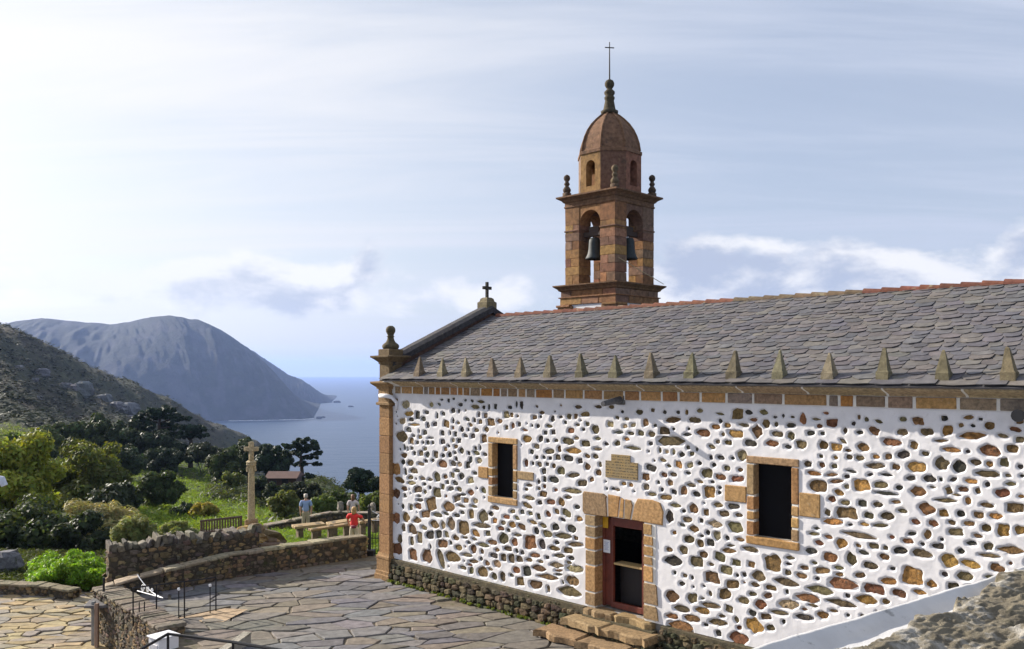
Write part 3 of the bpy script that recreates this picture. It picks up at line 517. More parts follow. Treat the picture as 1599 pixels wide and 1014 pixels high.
# ---- plinth: rough mossy rubble
def rubble(mb, fn, a0, a1, z0f, z1f, size, tints, dep=0.1, un=None, along=None, gap=1.0, up=Zv):
    """stones laid in rough rows over a face: fn(a, z) -> point on the face"""
    z = None
    rows = 40; zr = 0.0
    while zr < 1.0:
        hgt = size*U(0.45, 0.85); a = a0-U(0, size)
        while a < a1:
            w = size*U(0.4, 1.9); am = a+w/2; zt, zb = z1f(am), z0f(am); H_ = zt-zb
            zc = zb+zr*H_+hgt/2
            if am > a0 and am < a1 and zc < zt+0.02:
                mb.blob(fn(am, zc), along, (up+along*U(-0.15, 0.15)).normalized(), un, w*gap, hgt*gap*U(0.85, 1.15), dep, rng.randrange(10**6), jit(rng.choice(tints), 0.3), n=7, base=U(-0.015, 0.03))
            a += w
        zr += hgt/max(0.2, (z1f(a0)-z0f(a0)))
MOSS = [(0.085, 0.072, 0.038), (0.062, 0.06, 0.035), (0.115, 0.085, 0.045), (0.045, 0.048, 0.025), (0.13, 0.095, 0.055), (0.07, 0.05, 0.036)]
pl = MB()
for a, b in ((0.0, 7.15), (9.25, 13.5)):
    pl.box(L((a+b)/2, 0.0, -0.55), E, V, Zv, b-a, 0.22, 1.02, tint=(0.09, 0.075, 0.045))
    rubble(pl, lambda s, z: L(s, -0.115-max(0, 0.1-(z+0.12))*0.2, z), a, b, lambda s: -0.95, lambda s: -0.10, 0.20, MOSS, 0.10, -V, E)
    n = int((b-a)/0.16)
    for i in range(n):
        s = a+(i+0.5)*(b-a)/n
        pl.blob(L(s, -0.05, -0.055), E, (V*1.0+Zv*0.45).normalized(), (Zv-V*0.5).normalized(), 0.2, 0.16, 0.05, 900+i, jit(rng.choice(MOSS), 0.3), n=7)
pl.build('plinth', M['drystone'], church, kind='stuff')
# ---- window surrounds
def surround(o, ext=()):
    s0, s1, z0, z1 = o
    w_ = MB(); w_.box(L((s0+s1)/2, 0.17, (z0+z1)/2), E, V, Zv, s1-s0+0.02, 0.02, z1-z0+0.02)
    m_, t_, b_ = mat_new('unlit_window_black'); b_.inputs['Base Color'].default_value = (0.004, 0.004, 0.005, 1); b_.inputs['Roughness'].default_value = 0.5; b_.inputs['Specular IOR Level'].default_value = 0.08  # near-black matte sheet stands in for the unlit window interior
    win = w_.build('window', m_, church)
    mt = MB()
    for a, b, c, d in ((s0-0.145, s0-0.004, z0-0.11, z1+0.1), (s1+0.004, s1+0.125, z0-0.11, z1+0.1), (s0-0.14, s1+0.12, z1+0.004, z1+0.12), (s0-0.14, s1+0.12, z0-0.12, z0-0.004)):
        mt.box(L((a+b)/2, 0.07, (c+d)/2), E, V, Zv, b-a, 0.165, d-c)
    mt.build('mortar', M['mortar'], win)
    def blk(a, b, c, d, nm, proud=0.03, depth=0.26):
        x = MB(); x.box(L((a+b)/2, depth/2-proud, (c+d)/2), E, V, Zv, b-a, depth, d-c, 0.014, jit(rng.choice(OCH[:3]+OCH[4:5]), 0.16), 0.004); x.build(nm, M['granite'], win)
    blk(s0-0.16, s1+0.14, z1+0.003, z1+0.145, 'lintel', 0.035)
    blk(s0-0.16, s1+0.15, z0-0.15, z0-0.003, 'sill', 0.05)
    for a, b in ((s0-0.155, s0+0.003), (s1-0.003, s1+0.135)):
        z = z0+0.01; hs = [U(0.3, 0.5) for _ in range(3)]; hs.append(1.0); k_ = sum(hs); q = 0
        zs = [z0]
        for h_ in hs: zs.append(zs[-1]+h_/k_*(z1-z0))
        for c, d in zip(zs[:-1], zs[1:]): blk(a, b, c+0.018, d-0.018, 'jamb_block')
    for a, b, c, d in ext: blk(a, b, c, d, 'side_block', 0.03)
    return win
tag(surround(OPEN[0], ((4.98, 5.52, 2.66, 2.86), (3.58, 3.94, 2.58, 2.86))), 'narrow dark window with ochre granite blocks between door and corner')
tag(surround(OPEN[2], ((12.28, 12.68, 2.62, 3.06), (10.72, 11.19, 2.74, 3.06))), 'dark window with ochre granite blocks nearest the photographer')
# ---- doorway
dx0, dx1 = OPEN[1][0], OPEN[1][1]
x = MB(); fw = 0.24
pL, pO, pR = dx0, s_at(958, fw), s_at(1003, fw)
for a, b, c, d in ((pL, pL+0.06, 0, 2.07), (pL+0.06, pO-0.06, 0.02, 1.98), (pO-0.06, pO, 0, 2.07), (pR, dx1, 0, 2.07), (pO, pR, 1.83, 2.07), (pO, pR, 0, 0.13)):
    thin = (b-a) > 0.08 and d < 2.0 and c == 0.02
    x.box(L((a+b)/2, fw+(0.05 if thin else 0.035), (c+d)/2), E, V, Zv, b-a, 0.04 if thin else 0.08, d-c, 0.006)
door = x.build('door', M['redwood'], church)
x = MB(); x.box(L((pO+pR)/2, fw+0.16, 0.985), E, V, Zv, pR-pO-0.01, 0.3, 0.045, 0.006); x.build('half_door_ledge', plain_mat('pale_worn_wood', (0.45, 0.32, 0.14), 0.7, 0, 0.2, 20), door)
x = MB(); x.box(L((pO+pR)/2, fw+0.28, 0.52), E, V, Zv, pR-pO-0.01, 0.03, 0.88); x.build('half_door', plain_mat('near_black_panel', (0.012, 0.008, 0.007), 0.6), door)  # near-black panel below the ledge
dsur = MB()
for a, b in ((dx0-0.245, dx0-0.01), (dx1+0.01, dx1+0.30)): dsur.box(L((a+b)/2, 0.09, 1.03), E, V, Zv, b-a, 0.2, 2.1)
dsur.box(L(8.13, 0.09, 2.28), E, V, Zv, 1.75, 0.2, 0.40)
dsf = dsur.build('door_surround', M['mortar'], church)
def dblk(pts, nm, proud=0.035, depth=0.3):
    b = MB(); c_ = jit(rng.choice(OCH[:3]), 0.14); n = len(pts); cs_, cz_ = sum(p[0] for p in pts)/n, sum(p[1] for p in pts)/n
    fr = [L(p[0]+(cs_-p[0])*0.05, -proud, p[1]+(cz_-p[1])*0.06) for p in pts]; mid = [L(p[0], -proud+0.02, p[1]) for p in pts]; bk = [L(p[0], depth-proud, p[1]) for p in pts]
    fs = [tuple(range(n))]+[(n+i, n+(i+1) % n, (i+1) % n, i) for i in range(n)]+[(2*n+i, 2*n+(i+1) % n, n+(i+1) % n, n+i) for i in range(n)]
    b.add(fr+mid+bk, fs, c_); b.build(nm, M['granite'], dsf)
for a, b, zs, bow in ((dx0-0.26, dx0+0.002, [0, 0.31, 0.92, 1.26, 1.55, 1.80, 2.06], -1), (dx1-0.002, dx1+0.20, [0.0, 0.33, 0.80, 1.16, 1.36, 1.58, 1.80, 2.06], 1)):
    for i, (c, d) in enumerate(zip(zs[:-1], zs[1:])):
        e0 = U(0, 0.05)+(0.16 if (i in (0, 1) and bow > 0) else 0)
        if bow > 0: pts = [(a, c+0.02), (b+e0, c+0.02), (b+e0*0.8, d-0.05), (b+e0*0.6, d-0.02), (a, d-0.02)]
        else: pts = [(a-e0*0.6, c+0.02), (b, c+0.02), (b, d-0.02), (a-e0*0.6, d-0.02)]
        dblk(pts, 'jamb_block')
dblk([(7.06, 2.12), (7.10, 2.06), (7.77, 2.06), (7.74, 2.52), (7.66, 2.57), (7.10, 2.57), (7.06, 2.52)], 'lintel_block')
dblk([(7.81, 2.08), (8.06, 2.09), (8.12, 2.55), (7.80, 2.57)], 'lintel_block')
dblk([(8.10, 2.09), (8.21, 2.09), (8.23, 2.50), (8.16, 2.53)], 'lintel_block')
dblk([(8.25, 2.08), (8.40, 2.08), (8.47, 2.40), (8.42, 2.50), (8.27, 2.51)], 'lintel_block')
dblk([(8.44, 2.08), (9.24, 2.06), (9.27, 2.35), (9.18, 2.53), (8.98, 2.57), (8.60, 2.56), (8.52, 2.42)], 'lintel_block')
# plaque with a stepped top
pq = MB(); pp = [(7.73, 2.95), (8.60, 2.95), (8.60, 3.32), (8.40, 3.32), (8.40, 3.47), (7.89, 3.47), (7.89, 3.32), (7.73, 3.32)]
n = len(pp); fr = [L(a, -0.028, b) for a, b in pp]; bk = [L(a, 0.06, b) for a, b in pp]
pq.add(fr+bk, [tuple(range(n))]+[(n+i, n+(i+1) % n, (i+1) % n, i) for i in range(n)], (0.27, 0.20, 0.10))
m_, t_, b_ = mat_new('engraved_granite')
tcg = nd(t_, 'ShaderNodeNewGeometry'); sp = nd(t_, 'ShaderNodeSeparateXYZ'); t_.links.new(tcg.outputs['Position'], sp.inputs[0])
rowf = nd(t_, 'ShaderNodeMath', operation='SINE'); ml = nd(t_, 'ShaderNodeMath', operation='MULTIPLY'); t_.links.new(sp.outputs[2], ml.inputs[0]); ml.inputs[1].default_value = 2*math.pi/0.062; t_.links.new(ml.outputs[0], rowf.inputs[0])
mpg = nd(t_, 'ShaderNodeMapping'); t_.links.new(tcg.outputs['Position'], mpg.inputs[0]); mpg.inputs['Scale'].default_value = (55, 55, 30)
nz_ = nd(t_, 'ShaderNodeTexNoise'); t_.links.new(mpg.outputs[0], nz_.inputs['Vector']); nz_.inputs['Scale'].default_value = 1.0; nz_.inputs['Detail'].default_value = 1
a1 = rng_map(t_, rowf.outputs[0], -0.1, 0.3, 0, 1); a2 = rng_map(t_, nz_.outputs[0], 0.47, 0.53, 0, 1)
mm = nd(t_, 'ShaderNodeMath', operation='MULTIPLY'); t_.links.new(a1, mm.inputs[0]); t_.links.new(a2, mm.inputs[1])
basec = mixrgb(t_, rng_map(t_, noise(t_, 6, 5), 0.3, 0.7, 0, 1), (0.30, 0.20, 0.075), (0.21, 0.165, 0.09))
t_.links.new(mixrgb(t_, mm.outputs[0], basec, (0.06, 0.045, 0.025)), b_.inputs['Base Color']); b_.inputs['Roughness'].default_value = 0.9
pq.build('plaque', m_, church)
# ---- corner pilaster
pil = MB(); z = 0.08
pil.box(L(-0.24, 0.12, 2.1), E, V, Zv, 0.44, 0.42, 4.6, tint=(0.25, 0.15, 0.07)); pilo = pil.build('pilaster', M['granite'], church)
zs = [0.09, 0.62, 1.25, 1.78, 2.36, 2.95, 3.45, 3.98, 4.33]
for c, d in zip(zs[:-1], zs[1:]):
    x = MB(); x.box(L(-0.24, 0.10, (c+d)/2), E, V, Zv, 0.48, 0.46, d-c-0.008, 0.012, jit((0.30, 0.165, 0.07), 0.12), 0.003); x.build('block', M['granite'], pilo)
def sqmould(c, prof, tint, nm, par, mat, kx=1.0, ky=1.0):
    x = MB(); vs = []; fs = []; n = len(prof)
    for r, z_ in prof:
        for a, b in ((-1, -1), (1, -1), (1, 1), (-1, 1)): vs.append(c+E*a*r*kx+V*b*r*ky+Zv*z_)
    for i in range(n-1):
        for k_ in range(4): j = (k_+1) % 4; fs.append((i*4+k_, i*4+j, i*4+4+j, i*4+4+k_))
    fs += [(3, 2, 1, 0), tuple((n-1)*4+i for i in range(4))]
    x.add(vs, fs, tint); return x.build(nm, mat, par)
pc = L(-0.24, 0.10, 0)
sqmould(pc, [(0.33, -0.95), (0.33, -0.52), (0.31, -0.50), (0.31, -0.42), (0.285, -0.40), (0.285, -0.08), (0.30, -0.06), (0.30, 0.0), (0.27, 0.03), (0.25, 0.10)], (0.29, 0.17, 0.075), 'pilaster_base', pilo, M['granite'])
sqmould(pc, [(0.24, 4.32), (0.30, 4.34), (0.30, 4.40), (0.25, 4.42), (0.25, 4.78), (0.29, 4.80), (0.29, 4.84), (0.40, 4.93), (0.42, 4.96), (0.42, 5.0), (0.22, 5.02)], (0.27, 0.17, 0.08), 'capital', pilo, M['granite'])
sqmould(pc, [(0.225, 5.0), (0.225, 5.50), (0.25, 5.52), (0.25, 5.56), (0.36, 5.66), (0.42, 5.70), (0.42, 5.745), (0.25, 5.76), (0.25, 5.92), (0.22, 5.94)], (0.15, 0.105, 0.055), 'corner_pedestal', pilo, M['darkstone'])
x = MB(); x.lathe(pc, [(0.20, 5.92), (0.24, 5.98), (0.25, 6.03), (0.22, 6.08), (0.14, 6.14), (0.10, 6.22), (0.09, 6.28), (0.115, 6.30), (0.085, 6.33), (0.10, 6.37), (0.135, 6.44), (0.14, 6.50), (0.12, 6.56), (0.06, 6.61)], 14, (0.10, 0.08, 0.045)); x.build('ball_finial', M['darkstone'], pilo, smooth=True)
# ---- frieze and cornice, block by block
fz = MB(); fz.box(L(11, 0.025, 4.772), E, V, Zv, 22, 0.12, 0.20); frz = fz.build('frieze', M['mortar'], church)
FJ = [616, 626, 643.5, 661, 668.5, 679, 687.5, 702, 714, 722.7, 733.5, 750, 769, 781, 792, 808, 821, 835.5, 862.6, 881.6, 911, 941, 974, 999, 1033, 1059, 1093.6, 1134, 1175.6, 1223, 1292.5, 1310, 1334, 1384, 1427.5, 1496, 1559, 1625]
fs_ = [s_at(p, -0.06) for p in FJ]
while fs_[-1] < 20.5: fs_.append(fs_[-1]+U(0.35, 0.8))
FT = OCH+[(0.22, 0.17, 0.15), (0.36, 0.17, 0.05)]
for a, b in zip(fs_[:-1], fs_[1:]):
    x = MB(); x.box(L((a+b)/2, 0.015, 4.772), E, V, Zv, b-a-0.055, 0.13, 0.188, 0.008, jit(rng.choice(FT), 0.15), 0.004); x.build('frieze_block', M['granite'], frz)
PROF = [(0.05, 4.875), (-0.075, 4.875), (-0.085, 4.90), (-0.14, 4.925), (-0.24, 4.955), (-0.32, 4.985), (-0.34, 5.0), (-0.34, 5.045), (0.05, 5.045)]
def profile(a, b, inset, tint, nm, mat, par):
    cw, cz_ = -0.10, 4.96
    pr = [(w+(cw-w)*inset, z_+(cz_-z_)*inset) for w, z_ in PROF]; x = MB()
    x.prism([L(a, w, z_) for w, z_ in pr], E*(b-a), tint); return x.build(nm, mat, par)
cor = profile(-0.05, 21.9, 0.05, (1, 1, 1), 'cornice', M['mortar'], church)
CJ = [s_at(p, -0.30) for p in (614, 651, 705, 749, 797, 845, 920, 996, 1057, 1151, 1254, 1379, 1504)]
while CJ[-1] < 20.5: CJ.append(CJ[-1]+U(1.1, 1.4))
for a, b in zip(CJ[:-1], CJ[1:]): profile(a+0.022, b-0.022, 0.0, jit((0.38, 0.285, 0.165), 0.12), 'cornice_block', M['granite'], cor)
# ---- roof
AL = math.atan(0.448); CA, SA = math.cos(AL), math.sin(AL); UPR = V*CA+Zv*SA; NR = (Zv*CA-V*SA)
def RO(s, t, n=0.0): return L(s, -0.45, 5.055)+E*s*0+UPR*t+NR*n+E*0 if False else P0+E*s+V*(-0.45)+Zv*5.055+UPR*t+NR*n
TMAX = 4.42/CA
rf = MB()
rf.add([RO(-0.05, 0, -0.005), RO(S1, 0, -0.005), RO(S1, TMAX, -0.005), RO(-0.05, TMAX, -0.005), L(-0.05, 8.39, 5.05), L(S1, 8.39, 5.05),
        RO(-0.05, 0.05, -0.06), RO(S1, 0.05, -0.06), RO(S1, TMAX, -0.07), RO(-0.05, TMAX, -0.07), L(-0.05, 8.35, 4.99), L(S1, 8.35, 4.99)],
       [(0, 1, 2, 3), (3, 2, 5, 4), (9, 8, 7, 6), (10, 11, 8, 9), (0, 6, 7, 1), (4, 5, 11, 10)], (0.12, 0.118, 0.125))
roof = rf.build('roof', M['slate'], church)
sl = []; t = 0.0; row = 0
while t < TMAX-0.05:
    ex = (0.30 if row == 0 else U(0.165, 0.225)); s = -0.05-U(0, 0.3)
    while s < 18.6:
        w = U(0.30, 0.62) if row == 0 else U(0.20, 0.44)
        sl.append((max(s, -0.06), min(s+w, 18.7), t+(U(-0.02, 0.02) if row else 0), ex, row)); s += w
    t += ex*(0.62 if row == 0 else 1.0); row += 1
def slate(mb, a, b, t, ex, row, seed):
    r_ = random.Random(seed); w = b-a; ln = min(ex*2.0, TMAX-t+0.02); top = 0.003; th = r_.uniform(0.008, 0.015)
    if row == 0: tail = [(0.004, 0.01), (w*0.5, r_.uniform(-0.03, 0.0)), (w-0.004, 0.01)]
    else:
        k1, k2 = r_.uniform(0.05, 0.14), r_.uniform(0.05, 0.14); m1 = r_.uniform(0.25, 0.45); m2 = r_.uniform(0.55, 0.75); sk = r_.uniform(-0.05, 0.05)
        tail = [(0.004, k1), (w*0.10, k1*0.45), (w*m1, -0.01+sk*0.3), (w*m2, -sk*0.3), (w*0.91, k2*0.4), (w-0.004, k2)]
    out = tail+[(w-0.004, ln), (0.004, ln)]; n = len(out); lift = 0.020+r_.uniform(0, 0.016); tw = r_.uniform(-0.010, 0.010)
    def P(x_, y_, dn): return RO(a+x_, t+y_, lift*(1-y_/ln)+0.006+tw*(x_/max(w, 0.01)-0.5)*(1-y_/ln)+dn)
    vs = [P(x_, y_, th) for x_, y_ in out]+[P(x_, y_, 0) for x_, y_ in out]
    fs = [tuple(range(n))]+[(n+i, n+(i+1) % n, (i+1) % n, i) for i in range(n-1)]
    rng.seed(seed); base = rng.choice([(0.120, 0.113, 0.114), (0.136, 0.124, 0.118), (0.104, 0.100, 0.106), (0.138, 0.124, 0.112), (0.125, 0.114, 0.110), (0.112, 0.107, 0.114)])
    mb.add(vs, fs, jit(base, 0.13))
def slscore(q):
    c = RO((q[0]+q[1])/2, q[2]); px = CX+c.x/c.y*F; return (1 if px < 1610 else 0.01)*(q[1]-q[0])*q[3]/c.y**2
sl = [q for q in sl if q[1]-q[0] > 0.06]; sl.sort(key=slscore, reverse=True); rest = MB()
for i, q in enumerate(sl):
    mb = MB() if i < 300 else rest
    slate(mb, *q, seed=4000+i)
    if i < 300: mb.build('slate', M['slate'], roof)
rest.build('slates', M['slate'], roof, kind='stuff'); rng.seed(33)
# ridge tiles
s = 0.25; i = 0
while s < 19:
    ln = 0.40; c0 = L(s, 3.97, 7.035); px = CX+c0.x/c0.y*F
    tn = (0.15, 0.052, 0.032) if px < 885 else (0.18, 0.074, 0.045) if px < 1130 else (0.15, 0.105, 0.062) if px < 1350 else (0.165, 0.064, 0.040)
    x = MB(); vs = []; fs = []; K = 7
    for j, (q, r_) in enumerate(((0, 0.125), (ln+0.06, 0.098))):
        for rr in (r_, r_-0.016):
            for k_ in range(K+1):
                a = math.pi*k_/K; vs.append(L(s+q, 3.97+rr*1.15*math.cos(a), 7.0+rr*math.sin(a)*0.95+(0.02 if j == 0 else 0.0)))
    W = K+1
    for k_ in range(K):
        fs += [(k_, k_+1, 2*W+k_+1, 2*W+k_), (W+k_+1, W+k_, 3*W+k_, 3*W+k_+1), (k_+1, k_, W+k_, W+k_+1), (2*W+k_, 2*W+k_+1, 3*W+k_+1, 3*W+k_)]
    x.add(vs, fs, jit(tn, 0.2)); x.build('ridge_tile', M['clay'], roof); s += ln; i += 1
# pinnacles along the eave
for i in range(20):
    s = s_at(655, -0.22)+i*(s_at(1577, -0.22)-s_at(655, -0.22))/15
    b = RO(s, 0.26, 0.0); x = MB(); tn = jit((0.17, 0.14, 0.09), 0.25); hw = 0.112*U(0.9, 1.06)
    vs = []; lv = [(hw, -0.06), (hw, 0.13), (hw*0.86, 0.16), (0.026, 0.53+U(-0.05, 0.03)), (0.010, 0.56)]
    lean = Vector((U(-0.06, 0.06), U(-0.06, 0.06), 0)); hk = U(0.82, 0.98)
    for r_, z_ in lv:
        for a, d in ((-1, -1), (1, -1), (1, 1), (-1, 1)): vs.append(b+E*a*r_+V*d*r_+Zv*z_*hk+lean*z_+Vector((U(-.008, .008), U(-.008, .008), 0)))
    fs = [(j*4+k_, j*4+(k_+1) % 4, j*4+4+(k_+1) % 4, j*4+4+k_) for j in range(4) for k_ in range(4)]+[(16, 17, 18, 19)]
    x.add(vs, fs, tn); x.build('pinnacle', M['darkstone'], roof)
# gable parapet and its coping slabs
gp = MB(); n_ = 5
def gz(w): return 5.60+0.437*w
gp.add([L(-0.46, 0.0, 5.0), L(-0.46, 3.97, 5.0), L(-0.46, 7.94, 5.0), L(-0.46, 7.94, gz(0)-0.04), L(-0.46, 3.97, gz(3.97)-0.04), L(-0.46, 0.0, gz(0)-0.04)]+
       [L(-0.10, 0.0, 5.0), L(-0.10, 3.97, 5.0), L(-0.10, 7.94, 5.0), L(-0.10, 7.94, gz(0)-0.04), L(-0.10, 3.97, gz(3.97)-0.04), L(-0.10, 0.0, gz(0)-0.04)],
       [(0, 5, 4, 1), (1, 4, 3, 2), (6, 7, 10, 11), (7, 8, 9, 10), (0, 6, 11, 5), (2, 3, 9, 8), (5, 11, 10, 4), (4, 10, 9, 3)], (0.13, 0.075, 0.055))
gab = gp.build('gable_parapet', M['darkstone'], church)
for sd in (0, 1):
    for k_ in range(n_):
        a, b = k_*3.97/n_, (k_+1)*3.97/n_; wa, wb_ = (a, b) if sd == 0 else (7.94-a, 7.94-b)
        x = MB(); za, zb = gz(a), gz(b); pts = []
        for z0_, s0_, s1_ in ((-0.16, -0.54, 0.0), (0.02, -0.56, 0.03)):
            pts += [L(s0_, wa, za+z0_), L(s1_, wa, za+z0_), L(s1_, wb_, zb+z0_-0.004), L(s0_, wb_, zb+z0_-0.004)]
        pts += [L(-0.40, wa, za+0.10), L(-0.12, wa, za+0.10), L(-0.12, wb_, zb+0.096), L(-0.40, wb_, zb+0.096)]
        fs = [(3, 2, 1, 0), (8, 9, 10, 11)]+[(j*4+q, j*4+(q+1) % 4, j*4+4+(q+1) % 4, j*4+4+q) for j in range(2) for q in range(4)]
        if sd: fs = [f[::-1] for f in fs]
        x.add(pts, fs, jit((0.062, 0.057, 0.058), 0.15)); x.build('coping_slab', M['darkstone'], gab)
ap = L(-0.27, 3.97, 0)
sqmould(ap, [(0.22, 7.25), (0.22, 7.50), (0.17, 7.54), (0.15, 7.62), (0.10, 7.66)], (0.17, 0.14, 0.08), 'cross_pedestal', gab, M['darkstone'])
x = MB(); x.box(ap+Zv*7.90, E, V, Zv, 0.09, 0.09, 0.52, 0.012, (0.05, 0.045, 0.035)); x.box(ap+Zv*7.97, V, E, Zv, 0.36, 0.086, 0.10, 0.012, (0.05, 0.045, 0.035)); x.build('stone_cross', M['darkstone'], gab)
# ---- bell tower
TC = L(1.385, 8.175, 0)
def TP(a, b, z): return TC+E*a+V*b+Zv*z
tw = MB(); tw.box(TP(0, 0, 6.4), E, V, Zv, 2.30, 2.30, 2.6, tint=(0.75, 0.74, 0.72)); tow = tw.build('tower', M['render'], church)
BR = [(0.23, 0.115, 0.055), (0.27, 0.14, 0.06), (0.19, 0.105, 0.068), (0.30, 0.17, 0.065), (0.22, 0.135, 0.085), (0.24, 0.115, 0.068)]
def tblk(c, sx, sy, sz, nm='block', bev=0.010, tint=None, jt=0.006):
    x = MB(); x.box(c, E, V, Zv, sx, sy, sz, bev, tint or jit(rng.choice(BR), 0.2), jt); return x.build(nm, M['tower'], tow)
# base course: corner blocks with white render between, then ashlar band
for a in (-1, 1):
    for b in (-1, 1): tblk(TP(a*0.95, b*0.95, 7.30), 0.62, 0.62, 0.38); tblk(TP(a*1.0, b*1.0, 7.50), 0.60, 0.60, 0.08, bev=0.012)
for r_, z0, z1 in ((1.20, 7.54, 7.78), (1.18, 7.80, 8.02)):
    for sgn, ax, bx in ((1, E, V), (-1, E, V), (1, V, E), (-1, V, E)):
        cuts_ = sorted([-r_, r_]+[U(-0.8, -0.25), U(0.2, 0.8)])
        for c, d in zip(cuts_[:-1], cuts_[1:]):
            x = MB(); x.box(TC+ax*(c+d)/2+bx*sgn*(r_-0.2)+Zv*(z0+z1)/2, ax, bx, Zv, d-c-0.012-(0.4 if False else 0), 0.4, z1-z0-0.008, 0.012, jit(rng.choice(BR), 0.2), 0.004)
            x.build('block', M['tower'], tow)
sqmould(TC, [(1.20, 7.77), (1.24, 7.78), (1.24, 7.81), (1.19, 7.82)], BR[0], 'string_course', tow, M['tower'])
sqmould(TC, [(1.18, 8.00), (1.24, 8.03), (1.26, 8.08), (1.34, 8.14), (1.38, 8.17), (1.38, 8.21), (1.0, 8.26)], (0.17, 0.095, 0.05), 'lower_cornice', tow, M['tower'])
PW = 0.625; HWT = 1.075
zs = [8.24, 8.55, 8.84, 9.12, 9.42, 9.70, 9.98, 10.25]
for a in (-1, 1):
    for b in (-1, 1):
        for q, (c, d) in enumerate(zip(zs[:-1], zs[1:])):
            cx_, cy_ = a*(HWT-PW/2), b*(HWT-PW/2)
            if q % 2: tblk(TP(cx_, cy_, (c+d)/2), PW, PW, d-c-0.006)
            else:
                k_ = U(0.36, 0.6)*PW
                tblk(TP(a*(HWT-k_/2), cy_, (c+d)/2), k_-0.006, PW, d-c-0.006); tblk(TP(a*(HWT-k_-(PW-k_)/2), cy_, (c+d)/2), PW-k_-0.006, PW-0.004, d-c-0.006)
        tblk(TP(a*(HWT-PW/2), b*(HWT-PW/2), 10.555), PW, PW, 0.61)
        x = MB(); x.box(TP(a*(HWT-PW/2), b*(HWT-PW/2), 10.06), E, V, Zv, PW+0.05, PW+0.05, 0.05, 0.01, BR[2]); x.build('impost', M['tower'], tow)
def arch_panel(c, u, n_, width, z0, z1, hw, spring, sill, thick, tint, nm, par, mat, seg=12):
    x = MB(); hw_ = width/2; pts = [(-hw_, z0 if sill is None else sill), (-hw, z0 if sill is None else sill)]
    pts += [(-hw*math.cos(math.pi*i/seg), spring+hw*math.sin(math.pi*i/seg)) for i in range(seg+1)]
    pts += [(hw, z0 if sill is None else sill), (hw_, z0 if sill is None else sill), (hw_, z1), (-hw_, z1)]
    if abs(hw_-hw) < 1e-4: pts = [p for i, p in enumerate(pts) if not (i in (0, 1) or i in (len(pts)-4, len(pts)-3))]
    x.prism([c+u*a+Zv*z_ for a, z_ in pts], n_*thick, tint)
    if sill is not None and sill > z0: x.box(c+n_*thick/2+Zv*(z0+sill)/2, u, n_, Zv, width, thick, sill-z0, tint=tint)
    return x.build(nm, mat, par)
for sgn in (-1, 1):
    arch_panel(TC+V*sgn*(HWT-(0.02 if sgn < 0 else 0.47)), E, V, 2*(HWT-PW)+0.004, 10.25, 10.86, 0.45, 10.23, None, 0.45, jit(BR[1], 0.1), 'arch', tow, M['tower'])
    arch_panel(TC+E*sgn*(HWT-(0.02 if sgn < 0 else 0.47)), -V, E, 2*(HWT-PW)+0.004, 10.25, 10.86, 0.45, 10.23, None, 0.45, jit(BR[2], 0.1), 'arch', tow, M['tower'])
sqmould(TC, [(1.075, 10.84), (1.10, 10.86), (1.10, 10.90), (1.08, 10.92), (1.08, 11.02), (1.12, 11.04), (1.16, 11.10), (1.26, 11.16), (1.30, 11.18), (1.30, 11.23), (0.9, 11.28)], (0.18, 0.10, 0.055), 'upper_cornice', tow, M['tower'])
# octagonal drum
ap_ = 1.02
for k_ in range(8):
    th = k_*math.pi/4; n_ = (E*math.cos(th)+V*math.sin(th)); u_ = (-E*math.sin(th)+V*math.cos(th)); wd = 2*ap_*math.tan(math.pi/8)+0.002
    tn = jit(rng.choice(BR), 0.12)
    if k_ % 2 == 0: arch_panel(TC+n_*(ap_-0.3), u_, n_, wd, 11.24, 12.66, 0.19, 12.15, 11.48, 0.3, tn, 'drum_panel', tow, M['tower'])
    else:
        x = MB(); x.box(TC+n_*(ap_-0.15)+Zv*11.95, u_, n_, Zv, wd, 0.3, 1.42, tint=tn); x.build('drum_panel', M['tower'], tow)
x = MB(); r8 = 1/math.cos(math.pi/8); rot8 = math.atan2(E.y, E.x)+math.pi/8
x.lathe(TC, [(1.05*r8, 12.58), (1.05*r8, 12.68), (0.99*r8, 12.70), (0.97*r8, 12.74), (0.93*r8, 12.98), (0.86*r8, 13.22), (0.76*r8, 13.45), (0.62*r8, 13.67), (0.46*r8, 13.85), (0.30*r8, 14.0), (0.20*r8, 14.08)], 8, (0.19, 0.105, 0.06), rot8)
x.build('dome', M['tower'], tow)
for k_ in range(8):
    a = rot8+k_*math.pi/4; d = Vector((math.cos(a), math.sin(a), 0)); x = MB()
    x.tube([TC+d*(r*r8+0.01)+Zv*z_ for r, z_ in [(0.97, 12.72), (0.93, 12.98), (0.86, 13.22), (0.76, 13.45), (0.62, 13.67), (0.46, 13.85), (0.30, 14.0), (0.20, 14.06)]], 0.04, 6, (0.20, 0.11, 0.06)); x.build('dome_rib', M['tower'], tow)
x = MB(); x.lathe(TC, [(0.20, 14.05), (0.29, 14.10), (0.30, 14.18), (0.22, 14.22), (0.20, 14.30), (0.17, 14.46), (0.15, 14.56), (0.175, 14.60), (0.18, 14.66), (0.13, 14.70), (0.18, 14.78), (0.185, 14.84), (0.13, 14.90), (0.085, 14.94), (0.12, 14.99), (0.16, 15.06), (0.165, 15.14), (0.13, 15.22), (0.05, 15.27)], 14, (0.075, 0.06, 0.035)); x.build('finial', M['darkstone'], tow, smooth=True)
x = MB(); x.tube([TC+Zv*15.2, TC+Zv*16.55], [0.028, 0.016], 6); dcr = (V*0.8+E*0.6).normalized(); x.tube([TC-dcr*0.16+Zv*16.36, TC+dcr*0.16+Zv*16.36], 0.018, 6); x.build('iron_cross', M['iron'], tow)
